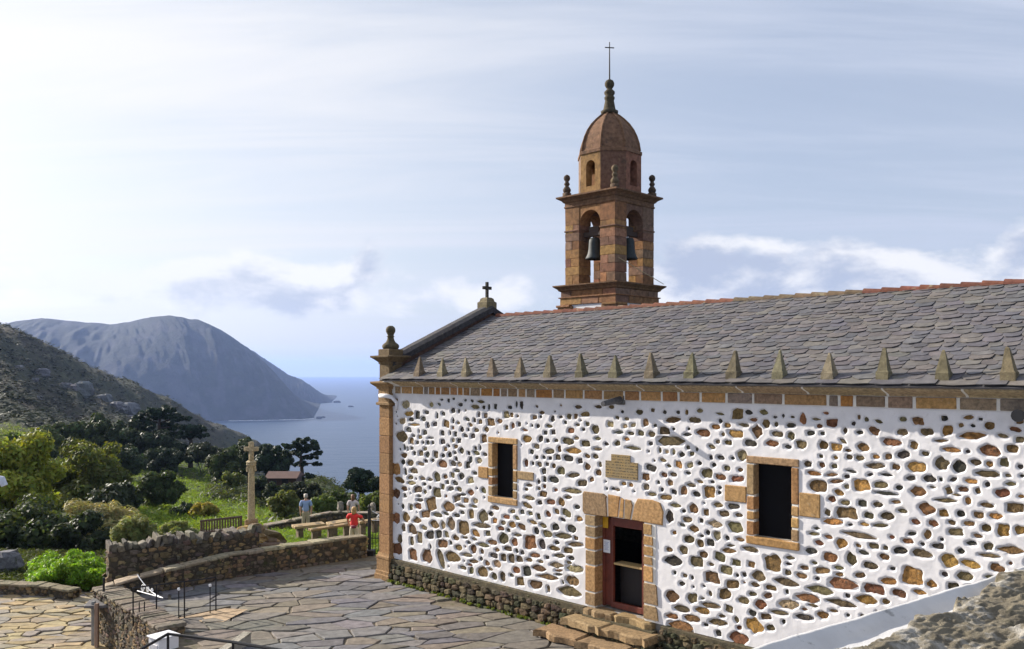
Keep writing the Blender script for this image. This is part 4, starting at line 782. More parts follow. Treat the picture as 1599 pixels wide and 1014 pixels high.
for a in (-1, 1):
    for b in (-1, 1):
        x = MB(); c = TP(a*1.03, b*1.03, 0)
        x.box(c+Zv*11.31, E, V, Zv, 0.22, 0.22, 0.16, 0.01, (0.12, 0.08, 0.05))
        x.lathe(c, [(0.10, 11.38), (0.13, 11.44), (0.14, 11.50), (0.10, 11.57), (0.06, 11.62), (0.09, 11.66), (0.10, 11.70), (0.065, 11.75), (0.06, 11.78), (0.10, 11.83), (0.115, 11.90), (0.09, 11.97), (0.03, 12.01)], 12, (0.13, 0.095, 0.055) if (a, b) == (1, -1) else (0.085, 0.06, 0.04)); x.build('corner_finial', M['darkstone'], tow, smooth=True)
x = MB()
x.tube([TP(1.09, -0.9, 9.0), TP(1.2, -0.1, 8.72), TP(1.35, 1.25, 8.27)], 0.012, 5, (0.45, 0.36, 0.2)); x.build('cable', plain_mat('pale_cable', (0.4, 0.32, 0.18), 0.7), tow)
# bells, one in each visible arch, on a timber headstock
for c, nm in ((TC-V*0.80, 'green-bronze bell hanging in the tower arch facing the wall side'), (TC+E*0.80, 'green-bronze bell hanging in the shaded tower arch away from the gable')):
    be = empty('church_bell', c+Zv*9.0, nm, 'bell', 'bells in the tower')
    x = MB(); x.lathe(c, [(0.06, 9.78), (0.15, 9.76), (0.19, 9.70), (0.205, 9.58), (0.215, 9.40), (0.24, 9.24), (0.29, 9.12), (0.315, 9.06), (0.30, 9.045), (0.26, 9.10), (0.2, 9.3), (0.15, 9.66)], 20); x.build('bell_body', M['bronze'], be, smooth=True)
    x = MB(); x.tube([c+Zv*9.7, c+Zv*9.10], 0.018, 6); x.lathe(c, [(0.02, 9.0), (0.045, 9.03), (0.045, 9.08), (0.02, 9.12)], 8); x.build('clapper', M['iron'], be)
    ax = E if abs((c-TC).normalized().dot(V)) > 0.5 else V
    x = MB(); x.box(c+Zv*9.90, ax, ax.cross(Zv), Zv, 0.86, 0.16, 0.16, 0.015); x.box(c+Zv*10.06, ax, ax.cross(Zv), Zv, 0.42, 0.13, 0.18, 0.02); x.build('headstock', plain_mat('old_dark_wood', (0.05, 0.03, 0.02), 0.8), be)
    for q in (-0.06, 0.06):
        x = MB(); x.tube([c+ax*q+Zv*9.74, c+ax*q+Zv*9.99], 0.014, 5); x.build('strap', M['iron'], be)
# ---- small fixtures on the wall
sp = empty('water_spout', L(8.2, -0.2, 4.62), 'grey stone water spout jutting from under the cornice above the plaque', 'water spout')
x = MB(); x.tube([L(8.14, 0.0, 4.68), L(8.14, -0.30, 4.645), L(8.13, -0.62, 4.60)], [0.085, 0.075, 0.06], 8, (0.11, 0.11, 0.115)); x.build('spout_trough', M['darkstone'], sp)
x = MB(); x.box(L(8.14, -0.02, 4.67), E, V, Zv, 0.24, 0.05, 0.2, 0.012, (0.13, 0.13, 0.13)); x.build('spout_block', M['darkstone'], sp)
x = MB(); x.tube([L(-0.30, -0.24, 4.60), L(-0.05, -0.20, 4.60), L(0.12, -0.12, 4.56), L(0.22, -0.03, 4.40), L(0.18, -0.03, 4.2)], [0.06, 0.065, 0.06, 0.05, 0.04], 8, (1, 1, 1))
x.build('drain_pipe', M['whitepaint'], label='short white pipe bending round the top of the corner pilaster', cat='pipe', smooth=True)
fl = empty('flood_lamp', L(15.93, -0.2, 4.6), 'round black flood lamp under the eaves at the picture edge', 'lamp')
c = L(15.95, -0.16, 4.62); x = MB(); x.tube([c-V*0.12, c-V*0.02, c+V*0.04], [0.10, 0.085, 0.04], 12, (1, 1, 1)); x.build('lamp_housing', M['iron'], fl)
x = MB(); x.tube([c+V*0.02, c+V*0.18], 0.02, 6); x.build('bracket', M['iron'], fl)
sg = MB(); ys = s_at(946.5, fw); sg.box(L(ys, fw-0.012, z_at(946.5, 815, fw)), E, V, Zv, 0.15, 0.006, 0.27)
sg.build('yellow_sign', plain_mat('yellow_enamel', (0.65, 0.36, 0.02), 0.4), label='small yellow sign at the top of the red-brown door panel', cat='sign')
ys = s_at(948.5, fw); zc = z_at(948.5, 853, fw)
nt_ = empty('paper_notice', L(ys, fw-0.012, zc), 'white paper notice pinned to the red-brown door panel', 'notice')
sg = MB(); sg.box(L(ys, fw-0.012, zc), E, V, Zv, 0.19, 0.004, 0.29); sg.build('sheet', plain_mat('paper', (0.78, 0.79, 0.80), 0.8, 0, 0.03), nt_)
sg = MB()
for k_ in range(7): sg.box(L(ys-0.01*(k_ % 2), fw-0.0155, zc+0.09-0.028*k_), E, V, Zv, 0.13-0.02*(k_ % 3), 0.001, 0.009)
sg.build('printed_lines', plain_mat('blue_print', (0.25, 0.33, 0.55), 0.8), nt_)
# ---- door steps
st = empty('door_steps', L(8.1, -0.6, -0.7), 'two worn ochre stone steps below the church door', 'steps')
def stepslab(s0, s1, w0, w1, zt, th, nm='step_slab'):
    x = MB(); n = 3; poly = []
    for s in np.linspace(s0, s1, 8): poly.append(L(s+U(-0.04, 0.04), w0+U(-0.08, 0.05), zt-th))
    for s in np.linspace(s1, s0, 3): poly.append(L(s, w1, zt-th))
    x.slab([p+Zv*U(-0.012, 0.012) for p in poly], Zv, th, 0.03, jit((0.29, 0.20, 0.105), 0.15), 0.02); x.build(nm, M['granite'], st)
stepslab(7.17, 8.0, -0.13, 0.24, -0.03, 0.13, 'threshold'); stepslab(8.02, 9.0, -0.12, 0.24, -0.035, 0.13, 'threshold')
stepslab(6.95, 8.05, -0.62, -0.1, -0.20, 0.14); stepslab(8.07, 9.25, -0.58, -0.1, -0.215, 0.14)
stepslab(6.55, 7.7, -1.08, -0.5, -0.44, 0.13); stepslab(7.72, 8.9, -1.05, -0.5, -0.45, 0.13); stepslab(8.92, 9.8, -0.98, -0.5, -0.455, 0.13)
x = MB(); x.box(L(8.1, -0.26, -0.62), E, V, Zv, 2.1, 0.52, 0.54, tint=(0.1, 0.085, 0.05)); x.box(L(8.15, -0.1, -0.45), E, V, Zv, 1.9, 0.2, 0.55, tint=(0.1, 0.085, 0.05)); x.box(L(8.15, -0.66, -0.8), E, V, Zv, 2.9, 0.6, 0.44, tint=(0.1, 0.085, 0.05))
rubble(x, lambda s, z: L(s, -0.535, z), 7.0, 9.2, lambda s: -0.6, lambda s: -0.36, 0.11, MOSS, 0.06, -V, E); x.build('step_core', M['drystone'], st, kind='stuff')
# ================================================================== ground, walls, terrain
def clip(poly, a, b, c):        # keep a*x+b*y <= c
    out = []; n = len(poly)
    for i in range(n):
        p, q = poly[i], poly[(i+1) % n]; dp, dq = a*p[0]+b*p[1]-c, a*q[0]+b*q[1]-c
        if dp <= 0: out.append(p)
        if dp*dq < 0: k_ = dp/(dp-dq); out.append((p[0]+(q[0]-p[0])*k_, p[1]+(q[1]-p[1])*k_))
    return out
def inside(p, poly):
    r = False; n = len(poly)
    for i in range(n):
        a, b = poly[i], poly[(i+1) % n]
        if (a[1] > p[1]) != (b[1] > p[1]) and p[0] < (b[0]-a[0])*(p[1]-a[1])/(b[1]-a[1])+a[0]: r = not r
    return r
def crazy(region, du, dv, ang, gap, seed):
    """irregular polygons filling a region; cells stretched along ang"""
    r_ = random.Random(seed); ca, sa = math.cos(ang), math.sin(ang)
    tf = lambda p: ((p[0]*ca+p[1]*sa)/du, (-p[0]*sa+p[1]*ca)/dv); inv = lambda q: (q[0]*du*ca-q[1]*dv*sa, q[0]*du*sa+q[1]*dv*ca)
    rq = [tf(p) for p in region]; x0, x1 = min(p[0] for p in rq), max(p[0] for p in rq); y0, y1 = min(p[1] for p in rq), max(p[1] for p in rq)
    pts = [];
    for i in range(int(x0)-1, int(x1)+2):
        for j in range(int(y0)-1, int(y1)+2):
            if r_.random() < 0.74: pts.append((i+r_.uniform(0.02, 0.98)+0.5*(j % 2), j+r_.uniform(0.05, 0.95)))
    cells = []; G = {}
    for k_, p in enumerate(pts): G.setdefault((int(math.floor(p[0])), int(math.floor(p[1]))), []).append(k_)
    for k_, p in enumerate(pts):
        if not inside(inv(p), region): continue
        poly = [(p[0]-2, p[1]-2), (p[0]+2, p[1]-2), (p[0]+2, p[1]+2), (p[0]-2, p[1]+2)]; ci, cj = int(math.floor(p[0])), int(math.floor(p[1]))
        for a in range(-3, 4):
            for b in range(-3, 4):
                for m in G.get((ci+a, cj+b), ()):
                    if m == k_: continue
                    q = pts[m]; A, B = q[0]-p[0], q[1]-p[1]; poly = clip(poly, A, B, (q[0]**2+q[1]**2-p[0]**2-p[1]**2)/2)
        w = [inv(q) for q in poly]
        if len(w) < 3: continue
        cx_, cy_ = sum(q[0] for q in w)/len(w), sum(q[1] for q in w)/len(w); out = []
        for q in w:
            d = math.hypot(q[0]-cx_, q[1]-cy_); k2 = max(0.3, 1-gap*r_.uniform(0.6, 1.5)/max(d, 0.05)); out.append((cx_+(q[0]-cx_)*k2+r_.uniform(-gap, gap)*0.4, cy_+(q[1]-cy_)*k2+r_.uniform(-gap, gap)*0.4))
        # drop tiny edges
        o2 = [out[0]]
        for q in out[1:]:
            if math.hypot(q[0]-o2[-1][0], q[1]-o2[-1][1]) > 0.04: o2.append(q)
        if len(o2) >= 3:
            o3 = []
            for i_ in range(len(o2)):
                p_, q_ = o2[i_], o2[(i_+1) % len(o2)]; o3.append(p_); e_ = math.hypot(p_[0]-q_[0], p_[1]-q_[1])
                if e_ > 0.22: o3.append(((p_[0]+q_[0])/2+r_.uniform(-gap, gap)*0.9, (p_[1]+q_[1])/2+r_.uniform(-gap, gap)*0.9))
            cells.append(o3)
    return cells
def pave(owner, cells, z, tints, nm, limit, h=0.035, var=0.012, alt=None):
    def score(c):
        x_, y_ = sum(p[0] for p in c)/len(c), sum(p[1] for p in c)/len(c); px = CX+x_/y_*F; py = HY+(H-z)/y_*F
        a = abs(sum(c[i][0]*c[(i+1) % len(c)][1]-c[(i+1) % len(c)][0]*c[i][1] for i in range(len(c))))/2
        return a/y_**3*(1 if -30 < px < 1630 and py < 1040 else 0.001)
    cells = sorted(cells, key=score, reverse=True); rest = MB()
    for i, c in enumerate(cells):
        mb = MB() if i < limit else rest; dz = U(-var, var); sl_ = (U(-0.02, 0.02), U(-0.02, 0.02)); cx_, cy_ = c[0]
        mb.slab([Vector((x_, y_, z+dz+(x_-cx_)*sl_[0]+(y_-cy_)*sl_[1])) for x_, y_ in c], Zv, h, 0.012, jit(rng.choice(tints if alt is None or math.sin(c[0][0]*0.9+1)+math.sin(c[0][1]*0.7)+(c[0][1]-22)*0.22+U(-0.7, 0.7) < 0.3 else alt), 0.18), 0.03)
        if i < limit: mb.build(nm, M['flag'], owner)
    if rest.v: rest.build(nm+'s', M['flag'], owner, kind='stuff')
rng.seed(55)
GZ = -0.66
x = MB(); x.add([(-4.3, 28.0, GZ), (-10.9, 22.8, GZ), (-10.6, 22.3, GZ), (-7.5, 19.1, GZ), (-6.9, 17.2, GZ), (-6.9, 8, GZ), (12, 8, GZ), (12, 14, GZ), (-1.5, 27.0, GZ)], [tuple(range(8, -1, -1))])
plaza = x.build('plaza', M['joint'], kind='structure')
GREYF = [(0.150, 0.143, 0.143), (0.165, 0.155, 0.150), (0.132, 0.130, 0.136), (0.170, 0.145, 0.115), (0.155, 0.147, 0.142), (0.142, 0.136, 0.138)]
reg = [(-4.5, 27.5), (-10.2, 22.9), (-9.9, 22.2), (-7.2, 19.2), (-6.6, 17.2), (-6.6, 10.5), (7.0, 10.5), (8.0, 13.0)]+[(L(s, -0.22, 0).x, L(s, -0.22, 0).y) for s in (13.0, 0.0)]+[(-3.9, 25.3)]
pave(plaza, crazy(reg, 0.74, 0.37, R(14), 0.024, 3), GZ+0.002, GREYF, 'flagstone', 300, alt=[(0.165, 0.145, 0.12), (0.155, 0.142, 0.125), (0.175, 0.15, 0.115)])
# lane below the wall on the left
LZ = -1.70
x = MB(); x.add([(-34, 6, LZ), (-7.0, 6, LZ), (-7.3, 18.5, LZ), (-8.2, 19.6, LZ), (-11.0, 22.9, LZ), (-12.0, 27.3, LZ), (-34, 27.6, LZ)], [tuple(range(7))])
lane = x.build('lane', M['joint'], kind='structure')
TANF = [(0.28, 0.23, 0.15), (0.28, 0.235, 0.165), (0.36, 0.28, 0.15), (0.25, 0.22, 0.18), (0.31, 0.235, 0.12)]
pave(lane, crazy([(-17.5, 13), (-7.6, 13), (-7.6, 18.4), (-8.5, 19.6), (-11.2, 22.8), (-12.2, 26.9), (-17.5, 26.9)], 0.55, 0.30, R(8), 0.022, 5), LZ+0.002, TANF, 'lane_stone', 300, 0.04, 0.02)
# ---- dry-stone walls
DRY = [(0.16, 0.115, 0.065), (0.12, 0.10, 0.07), (0.20, 0.14, 0.07), (0.10, 0.085, 0.065), (0.23, 0.165, 0.085), (0.14, 0.10, 0.075)]
def stone_wall(name, pts, thick, label, size=0.2, coping=True, cop_t=(0.30, 0.25, 0.17), tints=DRY, cat='wall', crest=False, coplen=0.55, sink=0.0):
    """pts: (x, y, z_bottom, z_top); faces of real stones, a core behind them, coping slabs on top"""
    base = empty(name, Vector(pts[0][:3]), label, cat); st_ = MB()
    for (xa, ya, za, ta), (xb, yb, zb, tb) in zip(pts[:-1], pts[1:]):
        A, B = Vector((xa, ya, 0)), Vector((xb, yb, 0)); d = (B-A); ln = d.length; d.normalize(); n_ = Vector((d.y, -d.x, 0)); h2 = thick/2-0.03
        zbf = lambda a: za+(zb-za)*a/ln; ztf = lambda a: ta+(tb-ta)*a/ln
        q = [A-n_*h2+Zv*(za-0.3), B-n_*h2+Zv*(zb-0.3), B+n_*h2+Zv*(zb-0.3), A+n_*h2+Zv*(za-0.3), A-n_*h2+Zv*(ta-0.02), B-n_*h2+Zv*(tb-0.02), B+n_*h2+Zv*(tb-0.02), A+n_*h2+Zv*(ta-0.02)]
        st_.add(q, [(0, 3, 2, 1), (4, 5, 6, 7), (0, 1, 5, 4), (2, 3, 7, 6), (0, 4, 7, 3), (1, 2, 6, 5)], (0.06, 0.05, 0.035))
        for sg in (1, -1):
            rubble(st_, lambda a, z: A+d*a+n_*sg*h2+Zv*z, 0, ln, zbf, lambda a: ztf(a)-0.03, size, tints, 0.09, n_*sg, d*sg)
        for P_, sg in ((A, -1), (B, 1)):
            zz0, zz1 = (za, ta) if sg < 0 else (zb, tb)
            rubble(st_, lambda a, z: P_+d*sg*0.0+n_*(a-h2)+Zv*z, 0, 2*h2, lambda a: zz0, lambda a: zz1-0.03, size*0.8, tints, 0.08, d*sg, n_*(-sg))
        a = 0.0
        while a < ln and coping:
            w = min(coplen*U(0.7, 1.3), ln-a+0.02); c = A+d*(a+w/2)+Zv*(ztf(a+w/2)+0.015+U(-0.012, 0.012)); sl_ = ((tb-ta)/ln)
            dd = (d+Zv*(sl_+U(-0.03, 0.03))).normalized(); x = MB(); x.box(c, dd, n_, dd.cross(n_) if dd.cross(n_).z > 0 else -dd.cross(n_), w-0.015, thick+U(0.0, 0.08), 0.075, 0.016, jit(cop_t, 0.2), 0.012)
            x.build('coping_stone', M['drystone'], base); a += w
        a = 0.0
        while a < ln and crest:
            w = U(0.07, 0.2); hgt = U(0.12, 0.34); c = A+d*(a+w/2)+n_*U(-0.08, 0.08)+Zv*(ztf(a)+hgt*0.35)
            up_ = (Zv+d*U(-0.5, 0.5)+n_*U(-0.2, 0.2)).normalized(); dd = (d-up_*d.dot(up_)).normalized(); x = MB()
            x.box(c, dd, up_.cross(dd), up_, w, thick*U(0.6, 1.0), hgt, 0.02, jit(rng.choice([(0.15, 0.13, 0.10), (0.20, 0.17, 0.13), (0.11, 0.10, 0.08)]), 0.25), 0.02); x.build('crest_stone', M['drystone'], base); a += w*1.02
    st_.build('rubble', M['drystone'], base, kind='stuff'); return base
rng.seed(77)
stone_wall('boundary_wall', [(-4.75, 27.7, -0.7, 0.0), (-6.6, 26.2, -0.7, 0.01), (-8.2, 24.75, -0.7, 0.0), (-9.45, 23.3, -0.7, -0.10), (-10.7, 22.65, -0.9, -0.36)], 0.36, 'low stone wall with pale flat coping curving along the far side of the plaza', 0.19)
stone_wall('retaining_wall', [(-10.75, 22.75, -1.75, -0.40), (-9.2, 21.0, -1.75, -0.38), (-7.55, 19.15, -1.75, -0.40)], 0.6, 'stone retaining wall with rough cross-laid coping beside the sunlit lane', 0.15, cop_t=(0.20, 0.165, 0.125), coplen=0.2)
stone_wall('field_wall', [(-11.15, 23.75, -1.8, 0.36), (-9.6, 24.75, -1.2, 0.40), (-7.75, 26.1, -1.2, 0.42)], 0.58, 'taller lichened stone wall with upright crest stones behind the low wall', 0.22, coping=False, crest=True)
stone_wall('lane_kerb_wall', [(-17.5, 27.3, -1.75, -1.34), (-14.6, 26.8, -1.75, -1.36), (-13.4, 26.4, -1.75, -1.42)], 0.4, 'low dark wall under the bright green ivy by the lane', 0.16, cop_t=(0.24, 0.20, 0.13))
stone_wall('terrace_wall', [(-11.6, 40.5, -2.6, -1.95), (-9.0, 43.0, -2.6, -1.75), (-5.0, 42.5, -2.6, -1.72), (-2.0, 41.5, -2.6, -1.70)], 0.45, 'distant stone wall edging the grass terrace behind the picnic tables', 0.25, cop_t=(0.24, 0.20, 0.15))
for px, dep, h_ in ((532, 42.7, 0.55), (583, 42.0, 0.6)):
    c = pix(px, dep, z=-1.70); x = MB(); x.rock(c+Zv*h_/2, (0.16, 0.14, h_/2), int(px), (0.25, 0.22, 0.18), 7, 6)
    x.build('standing_stone', M['drystone'], label='small upright stone on the terrace wall '+('beside the person in pale top' if px == 532 else 'near the church corner'), cat='stone', group='upright stones on the terrace wall')
# ---- things at the lower left
def post_rail(name, posts, z0, z1, label, bars=(), mat='iron', r=0.018):
    b = empty(name, Vector((*posts[0], z0 if not isinstance(z0, (list, tuple)) else z0[0])), label, 'railing'); n = len(posts)
    for i, p in enumerate(posts):
        zb = z0[i] if isinstance(z0, (list, tuple)) else z0; zt = z1[i] if isinstance(z1, (list, tuple)) else z1
        x = MB(); x.tube([(*p, zb), (*p, zt)], r, 6); x.build('post', M[mat], b)
    x = MB(); x.tube([(*p, (z1[i] if isinstance(z1, (list, tuple)) else z1)) for i, p in enumerate(posts)], r*1.1, 6); x.build('handrail', M[mat], b)
    for zz in bars: x = MB(); x.tube([(*p, zz) for p in posts], r*0.6, 6); x.build('bar', M[mat], b)
    return b
ra = post_rail('ramp_railing', [(-7.27, 21.15), (-7.88, 20.72), (-8.42, 20.4), (-8.85, 20.12)], GZ, 0.24, 'thin black railing between the stone wall and the grey plaza paving')
for i, (p, zz) in enumerate((((-7.36, 21.0), 0.05), ((-7.97, 20.6), 0.06), ((-8.62, 20.2), -0.1), ((-8.72, 20.15), -0.1))):
    x = MB(); x.tube([(*p, GZ), (*p, zz)], 0.014, 6); x.build('inner_post', M['iron'], ra)
    if i < 2: x = MB(); x.rock((*p, zz+0.03), (0.035, 0.035, 0.035), i); x.build('post_cap', M['glintiron'], ra)
def scroll(name, A, B, h, label, mat='glintiron'):
    """wrought-iron scroll crest between two points"""
    b = empty(name, A, label, 'ironwork'); d = (B-A); ln = d.length; d.normalize(); x = MB()
    x.tube([A+d*ln*t_+Zv*(h*(1-t_)**2) for t_ in np.linspace(0, 1, 9)], 0.012, 5); x.build('swept_bar', M[mat], b)
    for k_, (t0, r0) in enumerate(((0.22, 0.10), (0.42, 0.08), (0.58, 0.06))):
        c = A+d*ln*t0+Zv*h*0.25; x = MB(); x.tube([c+d*math.cos(q)*r0*(1-q/16)+Zv*math.sin(q)*r0*(1-q/16) for q in np.linspace(0, 11, 26)], 0.012, 5); x.build('scroll_curl', M[mat], b)
    x = MB(); x.tube([A, B], 0.014, 5); x.build('lower_bar', M[mat], b); return b
scroll('scroll_crest', Vector((-9.35, 21.5, -0.18)), Vector((-8.35, 20.6, -0.12)), 0.40, 'wrought-iron scrollwork coloured white for sun glint at the end of the ramp railing')
# handrail on the wall head
x = MB(); x.tube([(-10.45, 22.05, -0.7), (-10.45, 22.05, 0.02)], 0.03, 8); x.build('iron_post', M['iron'], label='single short black post standing on the retaining wall', cat='post')
gp_ = empty('drain_channel', Vector((-10.35, 21.9, -1.7)), 'grey metal channel standing against the lane side of the retaining wall', 'channel')
for k_, q in enumerate((0, 0.17)):
    x = MB(); x.box((-10.62+q*1.0, 21.86-q*1.05, -1.12), (1, 0, 0), (0, 1, 0), Zv, 0.09, 0.09, 1.16, 0.01); x.build('channel_post', plain_mat('grey_steel' if k_ == 0 else 'brown_steel', (0.22, 0.22, 0.21) if k_ == 0 else (0.26, 0.17, 0.12), 0.5), gp_)
bx = empty('meter_box', Vector((-7.6, 18.75, -0.9)), 'small white box at the near end of the stone retaining wall', 'box'); x = MB(); ang = R(-38); bu, bv = Vector((math.cos(ang), math.sin(ang), 0)), Vector((-math.sin(ang), math.cos(ang), 0))
x.box((-7.5, 18.55, -0.68), bu, bv, Zv, 0.42, 0.46, 0.56, 0.012); x.build('cabinet', M['whitepaint'], bx)
x = MB(); x.box((-7.5, 18.55, -0.385), bu, bv, (Zv+bv*0.06).normalized(), 0.48, 0.52, 0.03, 0.008); x.build('lid', M['whitepaint'], bx)
x = MB(); x.box((-7.5+bu.x*0.0-bv.x*0.235, 18.55-bv.y*0.235, -0.7), bu, bv, Zv, 0.30, 0.012, 0.36, 0.004); x.build('door', plain_mat('pale_grey_paint', (0.55, 0.55, 0.58), 0.5), bx)
def low_wall(name, A, B, zt0, zt1, zb, th, label):
    A, B = Vector((*A, 0)), Vector((*B, 0)); d = (B-A).normalized(); n_ = Vector((d.y, -d.x, 0)); b = empty(name, A+Zv*zb, label, 'wall'); x = MB()
    q = [A-n_*th/2+Zv*zb, B-n_*th/2+Zv*zb, B+n_*th/2+Zv*zb, A+n_*th/2+Zv*zb, A-n_*th/2+Zv*zt0, B-n_*th/2+Zv*zt1, B+n_*th/2+Zv*zt1, A+n_*th/2+Zv*zt0]
    x.add(q, [(0, 3, 2, 1), (4, 5, 6, 7), (0, 1, 5, 4), (2, 3, 7, 6), (0, 4, 7, 3), (1, 2, 6, 5)]); x.build('body', M['concrete'], b)
    q = [A-n_*th*0.6+Zv*zt0, B-n_*th*0.6+Zv*zt1, B+n_*th*0.6+Zv*zt1, A+n_*th*0.6+Zv*zt0]; x = MB(); x.slab([p+Zv*0.003 for p in q] if n_.cross(d).z > 0 else [p+Zv*0.003 for p in q[::-1]], Zv, 0.05, 0.01, (0.34, 0.31, 0.25)); x.build('coping', M['drystone'], b)
low_wall('ramp_wall', (-8.55, 18.6), (-7.9, 14.0), -1.20, -1.50, -1.75, 0.34, 'grey concrete ramp wall with stone coping at the lower picture edge by the lane')
low_wall('ramp_wall', (-5.75, 18.75), (-6.9, 15.6), -0.42, -0.95, -1.5, 0.16, 'sloping grey concrete ramp wall rising beside the plaza paving')
fr_ = post_rail('ramp_handrail', [(-7.1, 14.6), (-6.55, 16.4), (-5.15, 15.9), (-3.7, 15.3), (-2.4, 14.8)], [-1.2, -0.9, GZ, GZ, GZ], [0.12, 0.30, 0.30, 0.28, 0.26], 'black handrail in the lower foreground turning at a corner post', r=0.026)
x = MB(); x.add([(-7.7, 20.75, GZ+0.006), (-6.95, 20.1, GZ+0.006), (-6.5, 21.2, GZ+0.10), (-7.1, 21.3, GZ+0.10), (-8.3, 20.55, GZ+0.006)], [(0, 1, 2, 3, 4)], (0.40, 0.29, 0.18)); x.add([(-8.2, 20.65, GZ), (-7.0, 21.45, GZ), (-7.0, 21.45, GZ+0.12), (-8.2, 20.65, GZ+0.02)], [(0, 1, 2, 3)], (0.2, 0.15, 0.1))
x.build('ramp_landing', M['flag'], label='sandy concrete ramp landing beside the black railing', cat='ramp')
# iron gate by the church corner
G0, G1 = Vector((-4.62, 27.9, -0.72)), Vector((-3.35, 27.6, -0.72))
gt = empty('iron_gate', G0, 'black iron gate with vertical bars beside the church corner', 'gate'); dg = (G1-G0).normalized(); lg = (G1-G0).length
x = MB(); x.tube([G0, G0+Zv*1.55], 0.055, 8); x.lathe(G0, [(0.03, 1.55), (0.05, 1.60), (0.055, 1.64), (0.02, 1.70)], 8); x.build('gate_post', M['iron'], gt)
x = MB(); x.box(G0+Zv*0.1, dg, dg.cross(Zv), Zv, 0.34, 0.24, 0.30, 0.03); x.build('post_foot', M['iron'], gt)
for zz in (0.12, 0.62, 1.18): x = MB(); x.tube([G0+Zv*zz, G1+Zv*zz], 0.016, 6); x.build('rail', M['iron'], gt)
for k_ in range(1, 12): p = G0+dg*lg*k_/12; x = MB(); x.tube([p+Zv*0.12, p+Zv*(1.18+0.1*math.sin(math.pi*k_/12))], 0.010, 5); x.build('bar', M['iron'], gt)
scroll('scroll_crest', G0+Zv*1.20+dg*0.1, G1+Zv*1.20-dg*0.1, 0.30, 'wrought-iron scrollwork coloured white for sun glint on top of the gate by the church corner')
# ---- terrain
cols = [-2500, -700, -300, 0, 100, 200, 300, 400, 450, 500, 560, 640, 900, 2500]
rows = [24, 27.5, 34, 41, 47, 60, 90, 130, 180, 260, 360, 450, 520, 600, 700, 820, 1000]
T = {
 -2500: [-3, -3, -3, -3, -3, 0, 5, 10, 20, 35, 60, 80, 90, 95, 95, 90, 80],
 -700: [-3, -3, -3, -3, -3, -2, 0, 3, 8, 22, 45, 66, 80, 85, 85, 80, 70],
 -300: [-2.4, -2, -2.3, -2.8, -3.2, -3.6, -3, -2, 1, 12, 36, 58, 70, 72, 66, 50, 20],
 0: [-2.3, -1.9, -2.2, -2.8, -3.2, -4, -5, -5.2, -4.4, 3, 19, 31, 30, 22, 5, -30, -90],
 100: [-2.3, -1.9, -2.2, -2.8, -3.3, -4.2, -5.4, -6.2, -7, -8, 2, 16, 15, 5, -20, -70, -141],
 200: [-2.3, -1.9, -2.2, -2.8, -3.4, -4.6, -6.4, -8, -10, -13.5, -11, -4, 0, -8, -40, -100, -141],
 300: [-2.3, -1.6, -1.8, -2.4, -3.4, -4.8, -6.7, -8.4, -12.5, -22, -30, -28, -21.5, -24, -60, -120, -141],
 400: [-2.3, -1.5, -1.6, -2.2, -3.2, -5, -8, -11, -17, -27, -37, -43, -45, -45, -70, -141, -141],
 450: [-2.3, -1.4, -1.6, -2.2, -3.2, -5.5, -8.5, -11.5, -24, -52, -72, -78, -74, -66, -110, -141, -141],
 500: [-2.3, -1.4, -1.6, -2.2, -3.2, -6, -9, -11.5, -52, -110, -141, -141, -141, -141, -141, -141, -141],
 560: [-2.3, -1.4, -1.6, -2.2, -3.4, -7, -11, -15, -70, -141, -141, -141, -141, -141, -141, -141, -141],
 640: [-2.3, -1.4, -1.6, -2.2, -3.6, -8, -14, -22, -90, -141, -141, -141, -141, -141, -141, -141, -141],
 900: [-2.3, -2.3, -2.2, -2.6, -4, -9, -16, -26, -90, -141, -141, -141, -141, -141, -141, -141, -141],
 2500: [-2.3, -2.3, -2.2, -2.6, -4, -9, -16, -26, -90, -141, -141, -141, -141, -141, -141, -141, -141]}
TT = np.array([T[c] for c in cols], float)
def smooth_interp(xs, ys, x_):
    i = int(np.clip(np.searchsorted(xs, x_)-1, 0, len(xs)-2)); h_ = xs[i+1]-xs[i]; t_ = (x_-xs[i])/h_
    def sl(k_):
        if k_ <= 0 or k_ >= len(xs)-1: return 0.0 if k_ <= 0 else (ys[-1]-ys[-2])/(xs[-1]-xs[-2])
        a, b = (ys[k_]-ys[k_-1])/(xs[k_]-xs[k_-1]), (ys[k_+1]-ys[k_])/(xs[k_+1]-xs[k_])
        return 0.0 if a*b <= 0 else 2*a*b/(a+b)
    m0, m1 = sl(i)*h_, sl(i+1)*h_
    return (2*t_**3-3*t_**2+1)*ys[i]+(t_**3-2*t_**2+t_)*m0+(-2*t_**3+3*t_**2)*ys[i+1]+(t_**3-t_**2)*m1
LR = np.log(np.array(rows))
def ground_z(px, dep):
    prof = [smooth_interp(LR, TT[i], math.log(min(max(dep, 24.1), 999))) for i in range(len(cols))]
    return smooth_interp(np.array(cols, float), np.array(prof), min(max(px, -2499), 2499))
nd_, npx = 190, 300
deps = np.exp(np.linspace(math.log(24.2), math.log(995), nd_)); pxs = np.concatenate([np.linspace(-2400, -320, 34, endpoint=False), np.linspace(-320, 660, 236, endpoint=False), np.linspace(660, 2400, 30)])
npx = len(pxs)
pr_all = np.array([[smooth_interp(LR, TT[i], math.log(d)) for d in deps] for i in range(len(cols))])
zg = np.array([[smooth_interp(np.array(cols, float), pr_all[:, j], p) for p in pxs] for j in range(nd_)])
amp = np.clip((deps-46)/300, 0, 1)[:, None]
nzv = vnoise((nd_, npx), (16, 22), 11)*2.2+vnoise((nd_, npx), (40, 60), 12)*1.1+vnoise((nd_, npx), (90, 140), 13)*0.6
